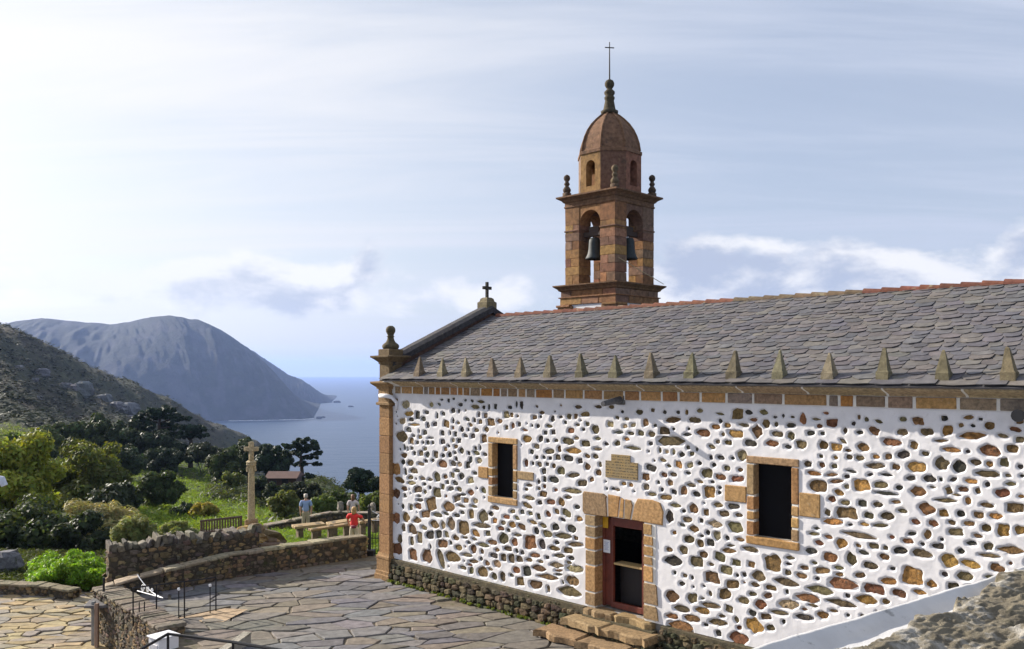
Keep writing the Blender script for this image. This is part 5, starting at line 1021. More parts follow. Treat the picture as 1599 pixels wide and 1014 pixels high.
cliff = np.clip((-zg-20)/60, 0, 1)*np.clip((138+zg)/6, 0, 1)*np.clip((pxs-430)/40, 0, 1)[None, :]
zg = zg+nzv*amp*1.3+cliff*vnoise((nd_, npx), (70, 150), 14)*6
co = np.stack([(pxs[None, :]-CX)/F*deps[:, None], np.repeat(deps[:, None], npx, 1), zg], -1)
tn = np.zeros((nd_, npx, 3)); D2 = np.repeat(deps[:, None], npx, 1); P2 = np.repeat(pxs[None, :], nd_, 0); w1 = vnoise((nd_, npx), (20, 30), 15); w2 = vnoise((nd_, npx), (50, 80), 16)
scrub = np.array([0.028, 0.035, 0.014]); heath = np.array([0.037, 0.032, 0.018]); green = np.array([0.060, 0.092, 0.022]); rock = np.array([0.17, 0.165, 0.16]); dry = np.array([0.16, 0.135, 0.06])
f = np.clip(0.5+0.9*w1+0.4*w2, 0, 1)[..., None]; tn = scrub*(1-f)+heath*f
ga = (np.clip((175-D2)/30, 0, 1)*np.clip(0.8+w1*0.8, 0, 1))[..., None]; tn = tn*(1-ga)+green*ga
dr = (np.clip(w2*2-0.5, 0, 1)*np.clip((200-D2)/50, 0, 1)*0.6)[..., None]; tn = tn*(1-dr)+dry*dr
ck = (np.clip((-zg-18)/20, 0, 1)*np.clip((P2-440)/30, 0, 1))[..., None]; tn = tn*(1-ck)+rock*ck
nr_ = (np.clip((50-D2)/4, 0, 1)*np.clip((380-P2)/30, 0, 1))[..., None]; tn = tn*(1-nr_)+np.array([0.035, 0.034, 0.02])*nr_
I = np.arange(nd_*npx).reshape(nd_, npx); qd = np.stack([I[:-1, :-1], I[:-1, 1:], I[1:, 1:], I[1:, :-1]], -1).reshape(-1, 4)
M['terrain'] = stone_mat('scrub_and_grass_ground', 0.45, 0.5, 1.5, 0.95, 0.8, 0.5, spots=(0.055, 0.060, 0.025), spot_lo=0.5, spot_hi=0.62, spot_scale=0.13)
terrain = link('terrain', new_mesh('terrain', co.reshape(-1, 3), qd, tn.reshape(-1, 3), True), M['terrain'], kind='structure')
# ---- sea
x = MB(); rr = [0, 400, 1500, 5000, 12000, 22500]; sgm = 96; vs = [(0, 0, -140)]; fs = []
for r_ in rr[1:]: vs += [(r_*math.cos(2*math.pi*k_/sgm), r_*math.sin(2*math.pi*k_/sgm), -140) for k_ in range(sgm)]
for k_ in range(sgm): fs.append((0, 1+k_, 1+(k_+1) % sgm))
for i in range(len(rr)-2):
    for k_ in range(sgm): a, b = 1+i*sgm, 1+(i+1)*sgm; fs.append((a+k_, b+k_, b+(k_+1) % sgm, a+(k_+1) % sgm))
x.add(vs, fs)
m_, t_, b_ = mat_new('sea_water'); b_.inputs['Base Color'].default_value = (0.018, 0.045, 0.085, 1); b_.inputs['Roughness'].default_value = 0.36; b_.inputs['IOR'].default_value = 1.33
gm = nd(t_, 'ShaderNodeNewGeometry'); mpp = nd(t_, 'ShaderNodeMapping'); t_.links.new(gm.outputs['Position'], mpp.inputs[0]); mpp.inputs['Rotation'].default_value = (0, 0, R(25)); mpp.inputs['Scale'].default_value = (0.35, 1, 1)
n1 = noise(t_, 0.035, 8, 0.62, mpp.outputs[0]); n2 = noise(t_, 0.004, 5, 0.6, mpp.outputs[0])
ad = nd(t_, 'ShaderNodeMath', operation='ADD'); t_.links.new(n1, ad.inputs[0]); t_.links.new(rng_map(t_, n2, 0, 1, 0, 1.5), ad.inputs[1])
bp = nd(t_, 'ShaderNodeBump'); bp.inputs['Strength'].default_value = 0.55; bp.inputs['Distance'].default_value = 6.0; t_.links.new(ad.outputs[0], bp.inputs['Height']); t_.links.new(bp.outputs[0], b_.inputs['Normal'])
x.build('sea', m_, kind='structure')
# ---- far headlands: crest line, shore line, slopes between
def headland(name, crest, shore, back, seed, tint, rock_t):
    """crest / shore: (px, depth, z) control points in the landscape; gullied slopes"""
    n = 300; m = 70; r_ = np.random.default_rng(seed)
    pc_ = np.array([(*pix(a, d, b)[:2], pix(a, d, b)[2]) for a, d, b in crest]); ps = np.array([((a-CX)/F*d, d, -141.0) for a, d in shore])
    tl = np.linspace(0, 1, n); ic = np.linspace(0, 1, len(pc_)); isx = np.linspace(0, 1, len(ps))
    C_ = np.stack([np.interp(tl, ic, pc_[:, k_]) for k_ in range(3)], -1); S_ = np.stack([np.interp(tl, isx, ps[:, k_]) for k_ in range(3)], -1)
    nb = 14; u = np.linspace(0, 1, m)[:, None, None]
    prof = 0.35*u+0.65*u**1.5                      # steep at the sea, rounded above
    zz = S_[None, :, 2:3]+(C_[None, :, 2:3]-S_[None, :, 2:3])*(1-(1-u)**1.25)
    xy = S_[None, :, :2]+(C_[None, :, :2]-S_[None, :, :2])*(0.30*u+0.70*u**1.6)
    hgt = np.maximum(C_[None, :, 2]+140, 1)
    gl = vnoise((m, n), (2, 16), seed)*0.05+vnoise((m, n), (4, 50), seed+1)*0.03+vnoise((m, n), (14, 140), seed+2)*0.022
    win = (np.sin(np.linspace(0, math.pi, m))**0.7)[:, None]
    A = np.concatenate([xy, zz], -1); A[:, :, 2] += gl*win*hgt; A[:, :, 1] += gl*win*hgt*0.8
    A[-1, :, 2] += (vnoise((1, n), (1, 60), seed+5)[0]*2.5)
    B_ = np.stack([np.concatenate([C_[:, :2]+np.array(back)*k_/4, (C_[:, 2:3]+140)*(1-k_/4)**1.3-141], -1) for k_ in range(1, 5)])
    A = np.concatenate([A, B_]); mm_ = len(A)
    rk = np.clip(vnoise((mm_, n), (14, 50), seed+3)*1.6-0.2+np.clip(0.5-np.arange(mm_)/m, 0, 1)[:, None]*1.2, 0, 1)[..., None]
    tnt = np.array(tint)*(1-rk)+np.array(rock_t)*rk
    I = np.arange(mm_*n).reshape(mm_, n); q = np.stack([I[:-1, :-1], I[:-1, 1:], I[1:, 1:], I[1:, :-1]], -1).reshape(-1, 4)
    mt = M.get('headland') or stone_mat('headland_heath_and_rock', 0.02, 0.6, 1.35, 0.95, 0.7, 12.0); M['headland'] = mt
    link(name, new_mesh(name, A.reshape(-1, 3), q, tnt.reshape(-1, 3), True), mt, kind='structure')
headland('headland', [(-420, 3000, 520), (-200, 3050, 515), (0, 3100, 507), (40, 3100, 500), (75, 3100, 497), (130, 3150, 503), (172, 3200, 507), (200, 3150, 503), (235, 3050, 495), (270, 3000, 493), (310, 3000, 500), (345, 3000, 515), (375, 2980, 535), (400, 2950, 553), (425, 2900, 577), (450, 2830, 606), (472, 2750, 632), (490, 2680, 652)],
         [(-420, 2000), (-200, 2050), (0, 2150), (150, 2300), (300, 2480), (365, 2530), (420, 2560), (470, 2600), (493, 2660)], (-300, 1500), 31, (0.022, 0.026, 0.015), (0.040, 0.040, 0.040))
headland('headland', [(330, 4300, 520), (395, 4300, 548), (425, 4250, 568), (452, 4200, 586), (470, 4150, 592), (488, 4120, 604), (504, 4080, 617), (519, 4040, 629)],
         [(330, 3600), (420, 3700), (470, 3800), (500, 3900), (522, 4010)], (-200, 1200), 47, (0.022, 0.026, 0.016), (0.038, 0.038, 0.040))
for px, dep, r_ in ((527, 3980, 14), (548, 3500, 9), (498, 2640, 10), (505, 2700, 6)):
    c = pix(px, dep, z=-140); x = MB(); x.rock(c+Zv*r_*0.1, (r_, r_*0.7, r_*0.6), px, (0.1, 0.1, 0.1), 9, 6); x.build('sea_rock', M['headland'], label='dark rock standing in the sea '+{527: 'just past the far headland tip', 548: 'alone in open water', 498: 'at the nearer headland foot', 505: 'a little off the nearer headland'}[px], cat='rock', group='rocks off the headland')
x = MB()
for k_ in range(46):
    px = 360+k_*2.9+U(-1, 1); d = np.interp(px, [300, 365, 420, 470, 493], [2480, 2530, 2560, 2600, 2660])-U(2, 16); c = pix(px, d, z=-139.7); x.rock(c, (U(3, 9), U(3, 8), 0.5), k_, (0.8, 0.82, 0.85), 7, 4)
x.build('surf', plain_mat('white_foam', (0.75, 0.77, 0.8), 0.9), kind='stuff', label='broken white surf along the foot of the headland', cat='surf')
# ---- parapet at the lower right, close to the camera
PA = Vector((0.95, 3.5, 0)); PD = Vector((2.01, 1.48, 0)).normalized(); PC = Vector((PD.y, -PD.x, 0)); PZ = 4.17
def PP(a, c, z): return PA+PD*a+PC*c+Zv*z
par = empty('parapet', PP(1, 0.5, -0.6), 'white-rendered parapet topped with rough lichened stones near the camera', 'parapet')
x = MB(); x.box(PP(2.2, 0.62, (PZ-0.13-0.6)/2), PD, PC, Zv, 7.4, 1.22, PZ-0.13+0.6); x.build('body', M['render'], par)
na, ncx = 260, 110; aa = np.linspace(-1.5, 5.9, na); cc_ = np.linspace(-0.02, 1.2, ncx)
hm = 0.014*vnoise((ncx, na), (7, 40), 61)+0.010*vnoise((ncx, na), (16, 90), 62)+0.004*vnoise((ncx, na), (34, 200), 63)
rim = 0.058*np.clip(1-(np.maximum(cc_[:, None], 0)+0.006*vnoise((ncx, na), (2, 20), 64))/0.09, 0, 1)
zt = PZ-0.058+hm*0.3+rim-0.05*np.clip(-cc_[:, None]/0.02, 0, 1)
A2, C2 = np.meshgrid(aa, cc_); co = np.stack([PA.x+PD.x*A2+PC.x*C2, PA.y+PD.y*A2+PC.y*C2, zt], -1); I = np.arange(ncx*na).reshape(ncx, na)
qd = np.stack([I[:-1, :-1], I[1:, :-1], I[1:, 1:], I[:-1, 1:]], -1).reshape(-1, 4)
link('mortar_bed', new_mesh('mortar_bed', co.reshape(-1, 3), qd, (1, 1, 1), True), stone_mat('thick_lime_wash', 5.0, 0.9, 1.06, 0.9, 0.5, 0.006, base=(0.58, 0.575, 0.57), spots=(0.25, 0.25, 0.24), spot_lo=0.60, spot_hi=0.70, spot_scale=7, bscale=40.0), par)
M['cap'] = stone_mat('limewashed_ledge_stone', 6.0, 0.6, 1.35, 0.92, 1.0, 0.02, spots=(0.54, 0.51, 0.45), spot_lo=0.48, spot_hi=0.57, spot_scale=2.8, spots2=(0.085, 0.08, 0.045), s2=(0.56, 0.66, 5.5), base=(0.22, 0.19, 0.135), bscale=70.0)
na, nc = 620, 190; aa = np.linspace(-1.5, 5.9, na); cc_ = np.linspace(0.0, 1.2, nc); A2, C2 = np.meshgrid(aa, cc_)
edge = np.interp(aa, [-1.5, 0.0, 0.5, 0.75, 1.05, 1.4, 1.7, 2.0, 5.9], [0.27, 0.27, 0.25, 0.22, 0.24, 0.19, 0.13, 0.05, 0.03])[None, :]+0.045*vnoise((1, na), (1, 34), 72)+0.02*vnoise((1, na), (1, 110), 73)
lay = vnoise((nc, na), (9, 22), 74)*0.6+vnoise((nc, na), (22, 44), 75)*0.4+0.25*(A2*0.25-C2)          # schist layers stepping up away from the edge
ter = np.floor(lay*5)/5+np.clip((lay*5-np.floor(lay*5)-0.72)/0.28, 0, 1)/5
zc = PZ+0.012+0.045*ter+0.007*vnoise((nc, na), (40, 110), 76)+0.005*vnoise((nc, na), (95, 250), 77)
zc = zc-0.13*np.clip((edge-C2)/0.03+0.25, 0, 1)
co = np.stack([PA.x+PD.x*A2+PC.x*C2, PA.y+PD.y*A2+PC.y*C2, zc], -1); I = np.arange(nc*na).reshape(nc, na)
qd = np.stack([I[:-1, :-1], I[1:, :-1], I[1:, 1:], I[:-1, 1:]], -1).reshape(-1, 4)
link('ledge_stone', new_mesh('ledge_stone', co.reshape(-1, 3), qd, (1, 1, 1), False), M['cap'], par)
# ================================================================== vegetation
def leaves(centers, radii, counts, size, tint, seed, squash=1.0, droop=0.0, asp=0.55, shell=0.30, tvar=0.35, cvar=0.25, upbias=0.0, gain=1.7, nspread=0.55):
    """leaf-sized faces spread through spherical clumps -> (verts, faces, tints)"""
    r_ = np.random.default_rng(seed); V_ = []; T_ = []
    for c, r, n in zip(centers, radii, counts):
        n = max(6, int(n)); d = r_.normal(size=(n, 3)); d /= np.linalg.norm(d, axis=1, keepdims=True)+1e-9
        rr = np.asarray(r)*(shell+(1.08-shell)*r_.random((n, 1))**0.6); p = np.asarray(c)+d*rr*np.array([1, 1, squash])
        nr = d+r_.normal(scale=nspread, size=(n, 3))+np.array([0, 0, upbias]); nr /= np.linalg.norm(nr, axis=1, keepdims=True)
        a = np.cross(nr, r_.normal(size=(n, 3))); a /= np.linalg.norm(a, axis=1, keepdims=True)+1e-9; b = np.cross(nr, a)
        s = size*r_.uniform(0.55, 1.35, (n, 1)); a = a*s; b = b*s*asp; p[:, 2] -= droop*s[:, 0]
        q = np.stack([p-a, p-b*0.9+a*0.15, p+a, p+b*0.9+a*0.15], 1); V_.append(q.reshape(-1, 3))
        ct = gain*(1+r_.uniform(-cvar, cvar)); t = np.asarray(tint)*ct*(1+r_.uniform(-tvar, tvar, (n, 1))); t[:, 0] *= 1+r_.uniform(-0.15, 0.25, n)
        T_.append(np.repeat(t, 4, 0))
    v = np.concatenate(V_); t = np.clip(np.concatenate(T_), 0, 1); return v, np.arange(len(v)).reshape(-1, 4), t
def crown_clumps(c, rx, ry, rz, n, seed, k=0.29):
    r_ = np.random.default_rng(seed); out = []; rad = []
    for _ in range(n):
        d = r_.normal(size=3); d /= np.linalg.norm(d); q = r_.uniform(0.35, 0.92)
        out.append(np.array(c)+d*q*np.array([rx, ry, rz])); rad.append(min(rx, ry, rz*1.3)*k*r_.uniform(0.5, 1.35))
    return out, rad
def tree(name, label, base, c, rx, ry, rz, n, nleaf, size, tint, seed, cat='tree', group=None, trunk=True, mat='leaf', squash=0.85, asp=0.55, bark_r=None, upbias=0.3):
    root = empty(name, base, label, cat, group); ct, rd = crown_clumps(c, rx, ry, rz, n, seed); r_ = random.Random(seed)
    tot = sum(x_*x_ for x_ in rd); v, f_, t_ = leaves(ct, rd, [nleaf*x_*x_/tot for x_ in rd], size, tint, seed+1, squash, asp=asp, upbias=upbias)
    link('crown', new_mesh('crown', v, f_, t_), M[mat], root, kind='stuff')
    if trunk:
        br = bark_r or max(0.06, rx*0.07); x = MB(); c_ = Vector(c); b_ = Vector(base); mid = b_.lerp(c_, 0.5)+Vector((r_.uniform(-1, 1), r_.uniform(-1, 1), 0))*rx*0.12
        x.tube([b_-Zv*0.4, b_.lerp(mid, 0.5), mid, c_], [br*1.3, br*1.05, br*0.85, br*0.4], 8); x.build('trunk', M['bark'], root, smooth=True)
        for k_ in range(min(7, len(ct))):
            e_ = Vector(ct[k_]); s_ = mid.lerp(c_, r_.uniform(0, 0.7)); x = MB(); x.tube([s_, s_.lerp(e_, 0.5)+Zv*0.08*rx, e_], [br*0.5, br*0.35, br*0.12], 6); x.build('limb', M['bark'], root, smooth=True)
    else:
        x = MB()
        for k_ in range(6): e_ = Vector(ct[k_ % len(ct)]); b_ = Vector(base)+Vector((r_.uniform(-.15, .15)*rx, r_.uniform(-.15, .15)*ry, -0.2)); x.tube([b_, b_.lerp(e_, 0.5), e_], [0.04, 0.03, 0.012], 5)
        x.build('stems', M['bark'], root)
    return root
def by_px(name, label, px, py, dep, rxp, rzp, n, nleaf, size, tint, seed, **kw):
    n = int(n*2.6); nleaf = int(nleaf*1.6); size *= 0.92
    k_ = dep/F; c = pix(px, dep, py); gz_ = ground_z(px, dep); base = Vector((c.x, dep, gz_))
    return tree(name, label, base, c, rxp*k_, rxp*k_*kw.pop('deep', 0.9), rzp*k_, n, nleaf, size, tint, seed, **kw)
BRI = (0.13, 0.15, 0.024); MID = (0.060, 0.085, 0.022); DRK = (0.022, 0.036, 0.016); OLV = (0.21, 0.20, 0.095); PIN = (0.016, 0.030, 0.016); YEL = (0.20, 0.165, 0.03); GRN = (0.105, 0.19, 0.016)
# left foreground mass
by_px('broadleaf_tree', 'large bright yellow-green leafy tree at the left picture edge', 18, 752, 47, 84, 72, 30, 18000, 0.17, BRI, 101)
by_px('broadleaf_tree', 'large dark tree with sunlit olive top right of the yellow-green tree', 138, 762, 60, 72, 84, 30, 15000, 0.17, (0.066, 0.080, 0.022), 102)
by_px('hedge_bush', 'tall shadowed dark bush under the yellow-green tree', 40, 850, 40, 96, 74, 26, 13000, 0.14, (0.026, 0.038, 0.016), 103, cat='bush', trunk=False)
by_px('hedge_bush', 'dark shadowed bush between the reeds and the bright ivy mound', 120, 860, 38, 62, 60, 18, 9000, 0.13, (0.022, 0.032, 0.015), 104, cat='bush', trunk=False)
by_px('feathery_shrub', 'pale olive feathery shrub behind the tall end of the crested wall', 150, 818, 41, 52, 40, 18, 9000, 0.15, OLV, 105, cat='shrub', trunk=False, asp=0.22, upbias=1.0)
by_px('feathery_shrub', 'low olive shrub showing over the middle of the crested wall', 215, 835, 37, 42, 26, 14, 6000, 0.13, (0.13, 0.145, 0.05), 106, cat='shrub', trunk=False, asp=0.25, upbias=1.0)
by_px('feathery_shrub', 'low olive-green shrub left of the slatted wooden seat', 275, 828, 36, 34, 18, 12, 4500, 0.12, (0.12, 0.14, 0.045), 107, cat='shrub', trunk=False, asp=0.3, upbias=1.0)
by_px('small_tree', 'small spreading tree with a visible forked trunk on the green slope', 243, 766, 64, 38, 26, 20, 7500, 0.17, (0.035, 0.052, 0.018), 108, bark_r=0.17)
by_px('small_bush', 'dark bush right of the small forked tree', 285, 800, 60, 22, 18, 10, 2600, 0.16, DRK, 109, cat='bush', trunk=False)
by_px('yellow_bush', 'yellow-flowering low bush left of the stone cross', 322, 796, 58, 26, 13, 12, 3200, 0.14, (0.17, 0.15, 0.035), 110, cat='bush', trunk=False)
# belt of dark trees below the hill
for k_, (px, py, dep, rx, rz, tn, lb) in enumerate(((112, 690, 112, 32, 32, (0.040, 0.055, 0.018), 'dark rounded tree at the left end of the tree belt under the hill'), (155, 684, 114, 36, 34, (0.034, 0.048, 0.018), 'dark dense tree second from the left in the belt under the hill'), (200, 688, 113, 38, 34, (0.024, 0.036, 0.016), 'very dark dense tree in the middle of the belt under the hill'), (245, 702, 112, 40, 32, (0.020, 0.030, 0.016), 'very dark low tree below the layered cypress'))):
    by_px('evergreen_tree', lb, px, py, dep, rx, rz, 20, 8000, 0.30, tn, 120+k_, mat='needle', group='dark trees below the hill')
for k_, (px, py, dep, rx, rz, tn) in enumerate(((20, 690, 118, 26, 14, (0.06, 0.09, 0.022)), (58, 706, 100, 28, 16, (0.045, 0.066, 0.02)), (14, 706, 96, 24, 13, (0.05, 0.075, 0.02)))):
    by_px('field_bush', ('green bush on the bright field at the left edge', 'dark green bush between the field and the large dark tree', 'low bush at the left edge above the yellow-green tree')[k_], px, py, dep, rx, rz, 12, 3000, 0.26, tn, 140+k_, cat='bush', trunk=False)
def cypress(name, label, px, pyb, dep, pads, seed, lean=0.0, nl=1100, size=0.30, tint=PIN, br=0.28):
    """wind-shaped conifer: flat foliage pads carried on limbs; pads given as (dx, height above base, radius, thickness) in metres"""
    r_ = random.Random(seed); b = Vector((pix(px, dep, z=0).x, dep, H-(pyb-HY)/F*dep)); root = empty(name, b, label, 'tree'); top = max(p[1] for p in pads)
    x = MB(); tp = [b-Zv*1.0, b+Zv*top*0.3+Vector((lean*0.15*top, 0, 0)), b+Zv*top*0.65+Vector((lean*0.5*top, r_.uniform(-.3, .3), 0)), b+Zv*top*0.95+Vector((lean*0.9*top, 0, 0))]
    x.tube(tp, [br*1.3, br, br*0.7, br*0.25], 8); x.build('trunk', M['bark'], root, smooth=True); V_, T_ = [], []
    for i, (dx_, hz, r, th) in enumerate(pads):
        c = b+Vector((dx_, r_.uniform(-0.3, 0.3)*r, hz)); q = min(max((hz-th)/top, 0.1), 0.85); s_ = tp[1].lerp(tp[3], q)
        x = MB(); x.tube([s_-Zv*0.4, s_.lerp(c, 0.55)-Zv*0.1, c], [br*0.5, br*0.3, br*0.1], 6); x.build('limb', M['bark'], root, smooth=True)
        cl, rd = crown_clumps(c, r*1.2, r*1.2, th*0.8, 11, seed+i*7, k=0.55); cl = [np.array([c.x+(q_[0]-c.x), c.y+(q_[1]-c.y), c.z+(q_[2]-c.z)]) for q_ in cl]
        v, f_, t_ = leaves(cl, [max(x_, th*0.42) for x_ in rd], [nl*r*r/11]*11, size, tint, seed+i*7+3, 0.6, upbias=0.6, cvar=0.2, gain=1.4); V_.append(v); T_.append(t_)
    v = np.concatenate(V_); link('crown', new_mesh('crown', v, np.arange(len(v)).reshape(-1, 4), np.concatenate(T_)), M['needle'], root, kind='stuff')
cypress('cypress_tree', 'tall layered dark cypress rising above the tree belt under the hill', 250, 708, 116, [(-0.9, 5.3, 1.9, 0.8), (0.6, 6.0, 1.9, 0.8), (-1.9, 4.6, 1.5, 0.7), (1.9, 4.7, 1.6, 0.7), (0.3, 3.6, 2.3, 0.9), (2.6, 3.5, 1.2, 0.5), (-0.4, 2.4, 2.3, 0.9)], 201, 0.02, 330)
cypress('cypress_tree', 'smaller two-tiered dark cypress right of the tall cypress', 298, 722, 114, [(0.2, 4.4, 1.7, 0.7), (1.2, 3.7, 1.4, 0.5), (-0.8, 3.6, 1.3, 0.6), (0.0, 1.6, 1.9, 0.8), (1.3, 1.2, 1.3, 0.5), (-1.0, 0.9, 1.4, 0.6)], 202, 0.0, 350)
cypress('umbrella_pine', 'flat-topped wind-swept pine against the sea above the wooden hut', 473, 762, 96, [(0.0, 5.1, 1.5, 0.45), (-1.2, 4.7, 1.2, 0.45), (1.3, 4.6, 1.2, 0.35), (0.4, 4.3, 1.6, 0.4), (-1.3, 3.8, 1.4, 0.5), (1.8, 3.8, 0.9, 0.25), (0.9, 3.4, 0.9, 0.25), (1.7, 2.6, 0.7, 0.22), (-0.6, 2.6, 1.0, 0.4), (0.3, 1.3, 0.9, 0.4)], 203, -0.05, 620, 0.22, br=0.22)
for k_, (px, py, dep, rx, rz, tn, lb) in enumerate(((352, 728, 100, 27, 32, (0.040, 0.055, 0.018), 'dark leafy tree just left of the stone cross shaft'), (388, 716, 104, 34, 24, (0.034, 0.050, 0.018), 'dark tree with sunlit crest directly behind the stone cross'), (424, 718, 102, 30, 28, (0.018, 0.032, 0.016), 'dense dark tree between the stone cross and the flat-topped pine'))):
    by_px('evergreen_tree', lb, px, py, dep, rx, rz, 18, 7000, 0.25, tn, 210+k_, mat='needle')
by_px('olive_shrub', 'round olive shrub left of the stone cross at half its height', 366, 752, 84, 17, 22, 11, 3200, 0.17, (0.085, 0.105, 0.035), 215, cat='shrub', trunk=False)
by_px('dark_shrub', 'dark shrub below the wooden hut', 430, 772, 74, 28, 16, 12, 4000, 0.17, (0.022, 0.032, 0.016), 216, cat='shrub', trunk=False)
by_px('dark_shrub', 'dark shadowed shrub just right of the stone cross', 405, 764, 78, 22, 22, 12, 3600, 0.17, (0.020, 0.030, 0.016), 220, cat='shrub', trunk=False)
by_px('dark_shrub', 'dark shrub at the foot of the flat-topped pine', 478, 768, 80, 26, 14, 10, 3500, 0.17, (0.032, 0.038, 0.018), 217, cat='shrub', trunk=False)
by_px('round_bush', 'olive bush left of the man in the blue shirt', 446, 788, 52, 24, 22, 14, 5000, 0.12, (0.085, 0.10, 0.032), 221, cat='bush', trunk=False)
by_px('round_bush', 'green bush right of the man in the blue shirt', 506, 790, 50, 22, 17, 14, 4600, 0.12, (0.065, 0.09, 0.025), 222, cat='bush', trunk=False)
by_px('round_bush', 'dark rounded bush left of the person in the pale top', 532, 784, 54, 26, 18, 14, 5000, 0.13, (0.040, 0.058, 0.020), 223, cat='bush', trunk=False)
by_px('round_bush', 'mid-green rounded bush touching the church corner', 584, 786, 50, 26, 20, 14, 5200, 0.12, (0.058, 0.080, 0.022), 224, cat='bush', trunk=False)
by_px('sea_edge_tree', 'dark round tree against the sea near the church corner', 564, 752, 66, 27, 18, 16, 5200, 0.17, (0.016, 0.028, 0.015), 225, mat='needle')
by_px('sea_edge_tree', 'dark low tree half hidden behind the church corner', 598, 758, 64, 20, 16, 12, 4000, 0.17, (0.016, 0.027, 0.015), 226, mat='needle')
# bright ivy mound by the lane
ct, rd = [], []; r_ = random.Random(9)
for _ in range(170):
    px = r_.uniform(50, 156); q = 1-((px-108)/75)**2; dep = r_.uniform(27.5, 30.0); c = pix(px, dep, z=-1.75+r_.uniform(0.55, 0.85)*max(0.15, q)*(0.9 if r_.random() < 0.8 else r_.random())); ct.append(np.array(c)); rd.append(r_.uniform(0.12, 0.26))
iv = empty('ivy_mound', pix(105, 28.5, z=-1.8), 'bright green ivy mound beside the lane against the tall wall end', 'ivy')
v, f_, t_ = leaves(ct, rd, [520*x_*x_/0.06 for x_ in rd], 0.042, GRN, 71, 0.8, asp=0.75, upbias=0.9, nspread=1.0, shell=0.1, cvar=0.35); link('foliage', new_mesh('foliage', v, f_, t_), M['leaf'], iv, kind='stuff')
x = MB()
for c in ct[:12]: b_ = Vector(c); x.tube([Vector((b_.x, b_.y, -1.8)), b_], [0.015, 0.006], 4)
x.build('stems', M['bark'], iv)
x = MB(); c = pix(12, 31.5, z=-1.75); x.rock(c+Zv*0.1, (0.48, 0.4, 0.40), 6, (0.16, 0.16, 0.17), 7, 4); x.build('boulder', M['drystone'], label='grey boulder in the shade left of the ivy mound', cat='boulder')
for k_, (px, py, dep, rx, rz, tn, lb) in enumerate((
 (192, 720, 96, 40, 34, (0.022, 0.034, 0.015), 'dark tree filling the gap behind the large olive-topped tree'), (262, 716, 104, 44, 22, (0.018, 0.028, 0.015), 'low dark thicket at the foot of the tall layered cypress'),
 (318, 708, 108, 30, 16, (0.028, 0.036, 0.018), 'low scrubby thicket right of the two-tiered cypress'), (75, 690, 104, 30, 24, (0.045, 0.062, 0.02), 'mid-green tree behind the yellow-green tree on its right side'),
 (180, 795, 52, 46, 38, (0.024, 0.034, 0.015), 'dark bush mass below the large olive-topped tree'),
 (462, 768, 80, 30, 13, (0.024, 0.032, 0.016), 'dark thicket directly under the wooden hut'))):
    by_px('thicket', lb, px, py, dep, rx, rz, 14, 6000, 0.2, tn, 500+k_, cat='thicket', trunk=False, mat='needle')
# scrub tufts over the hill, field grass
r_ = np.random.default_rng(88); ct, rd, tn_ = [], [], []
hv = MB()
def scatter(name, n, pxr, dr, size, cnt, leafs, tint, seed, mat, label, asp=0.5, cond=None, upb=0.8, rad=1.0, cv=0.35, tv=0.3, ns_=0.55):
    r_ = np.random.default_rng(seed); ct, rd = [], []
    while len(ct) < n:
        px = r_.uniform(*pxr); d = math.exp(r_.uniform(math.log(dr[0]), math.log(dr[1])))
        if cond and not cond(px, d): continue
        j = min(nd_-1, np.searchsorted(deps, d)); i = min(npx-1, np.searchsorted(pxs, px)); s = size*r_.uniform(0.5, 1.4); ct.append(np.array([(px-CX)/F*d, d, zg[j, i]+s*0.25])); rd.append(s*rad)
    v, f_, t_ = leaves(ct, rd, [cnt]*n, leafs, tint, seed+1, 0.6, asp=asp, upbias=upb, cvar=cv, tvar=tv, nspread=ns_, gain=1.3); return link(name, new_mesh(name, v, f_, t_), M[mat], kind='stuff', label=label, cat='vegetation')
scatter('hill_scrub', 2600, (-250, 440), (170, 620), 1.9, 16, 0.75, (0.024, 0.031, 0.012), 301, 'needle', 'low dark scrub covering the near hillside', upb=2.2, cv=0.12, tv=0.10, ns_=0.3)
scatter('heather', 1500, (-250, 430), (220, 620), 1.5, 14, 0.7, (0.029, 0.029, 0.014), 302, 'needle', 'brown heather patches on the near hillside', upb=2.2, cv=0.12, tv=0.10, ns_=0.3)
scatter('slope_scrub', 1300, (330, 600), (50, 140), 1.0, 34, 0.20, (0.040, 0.052, 0.022), 303, 'leaf', 'low scrub on the slope below the terrace', cond=lambda p, d: not (p < 440 and d < 74))
scatter('field_grass', 3600, (150, 460), (47, 125), 0.5, 24, 0.17, (0.105, 0.16, 0.026), 304, 'grass', 'sunlit meadow grass on the valley slope', asp=0.14, upb=0.0)
scatter('field_grass_left', 900, (-60, 110), (90, 170), 0.9, 16, 0.3, (0.11, 0.15, 0.035), 305, 'grass', 'bright field grass at the left edge', asp=0.14, upb=0.0)
scatter('rough_grass', 1500, (-80, 175), (27.6, 37), 0.22, 16, 0.10, (0.040, 0.055, 0.018), 307, 'grass', 'rough grass coloured dark for shade behind the lane wall', asp=0.18, upb=0.0)  # dark tint puts the shade of this strip into the blades
tg = scatter('terrace_grass', 4200, (395, 620), (30, 43), 0.16, 14, 0.06, (0.115, 0.185, 0.022), 306, 'grass', 'bright green lawn on the terrace with the picnic tables', asp=0.16, upb=0.0, rad=1.0)
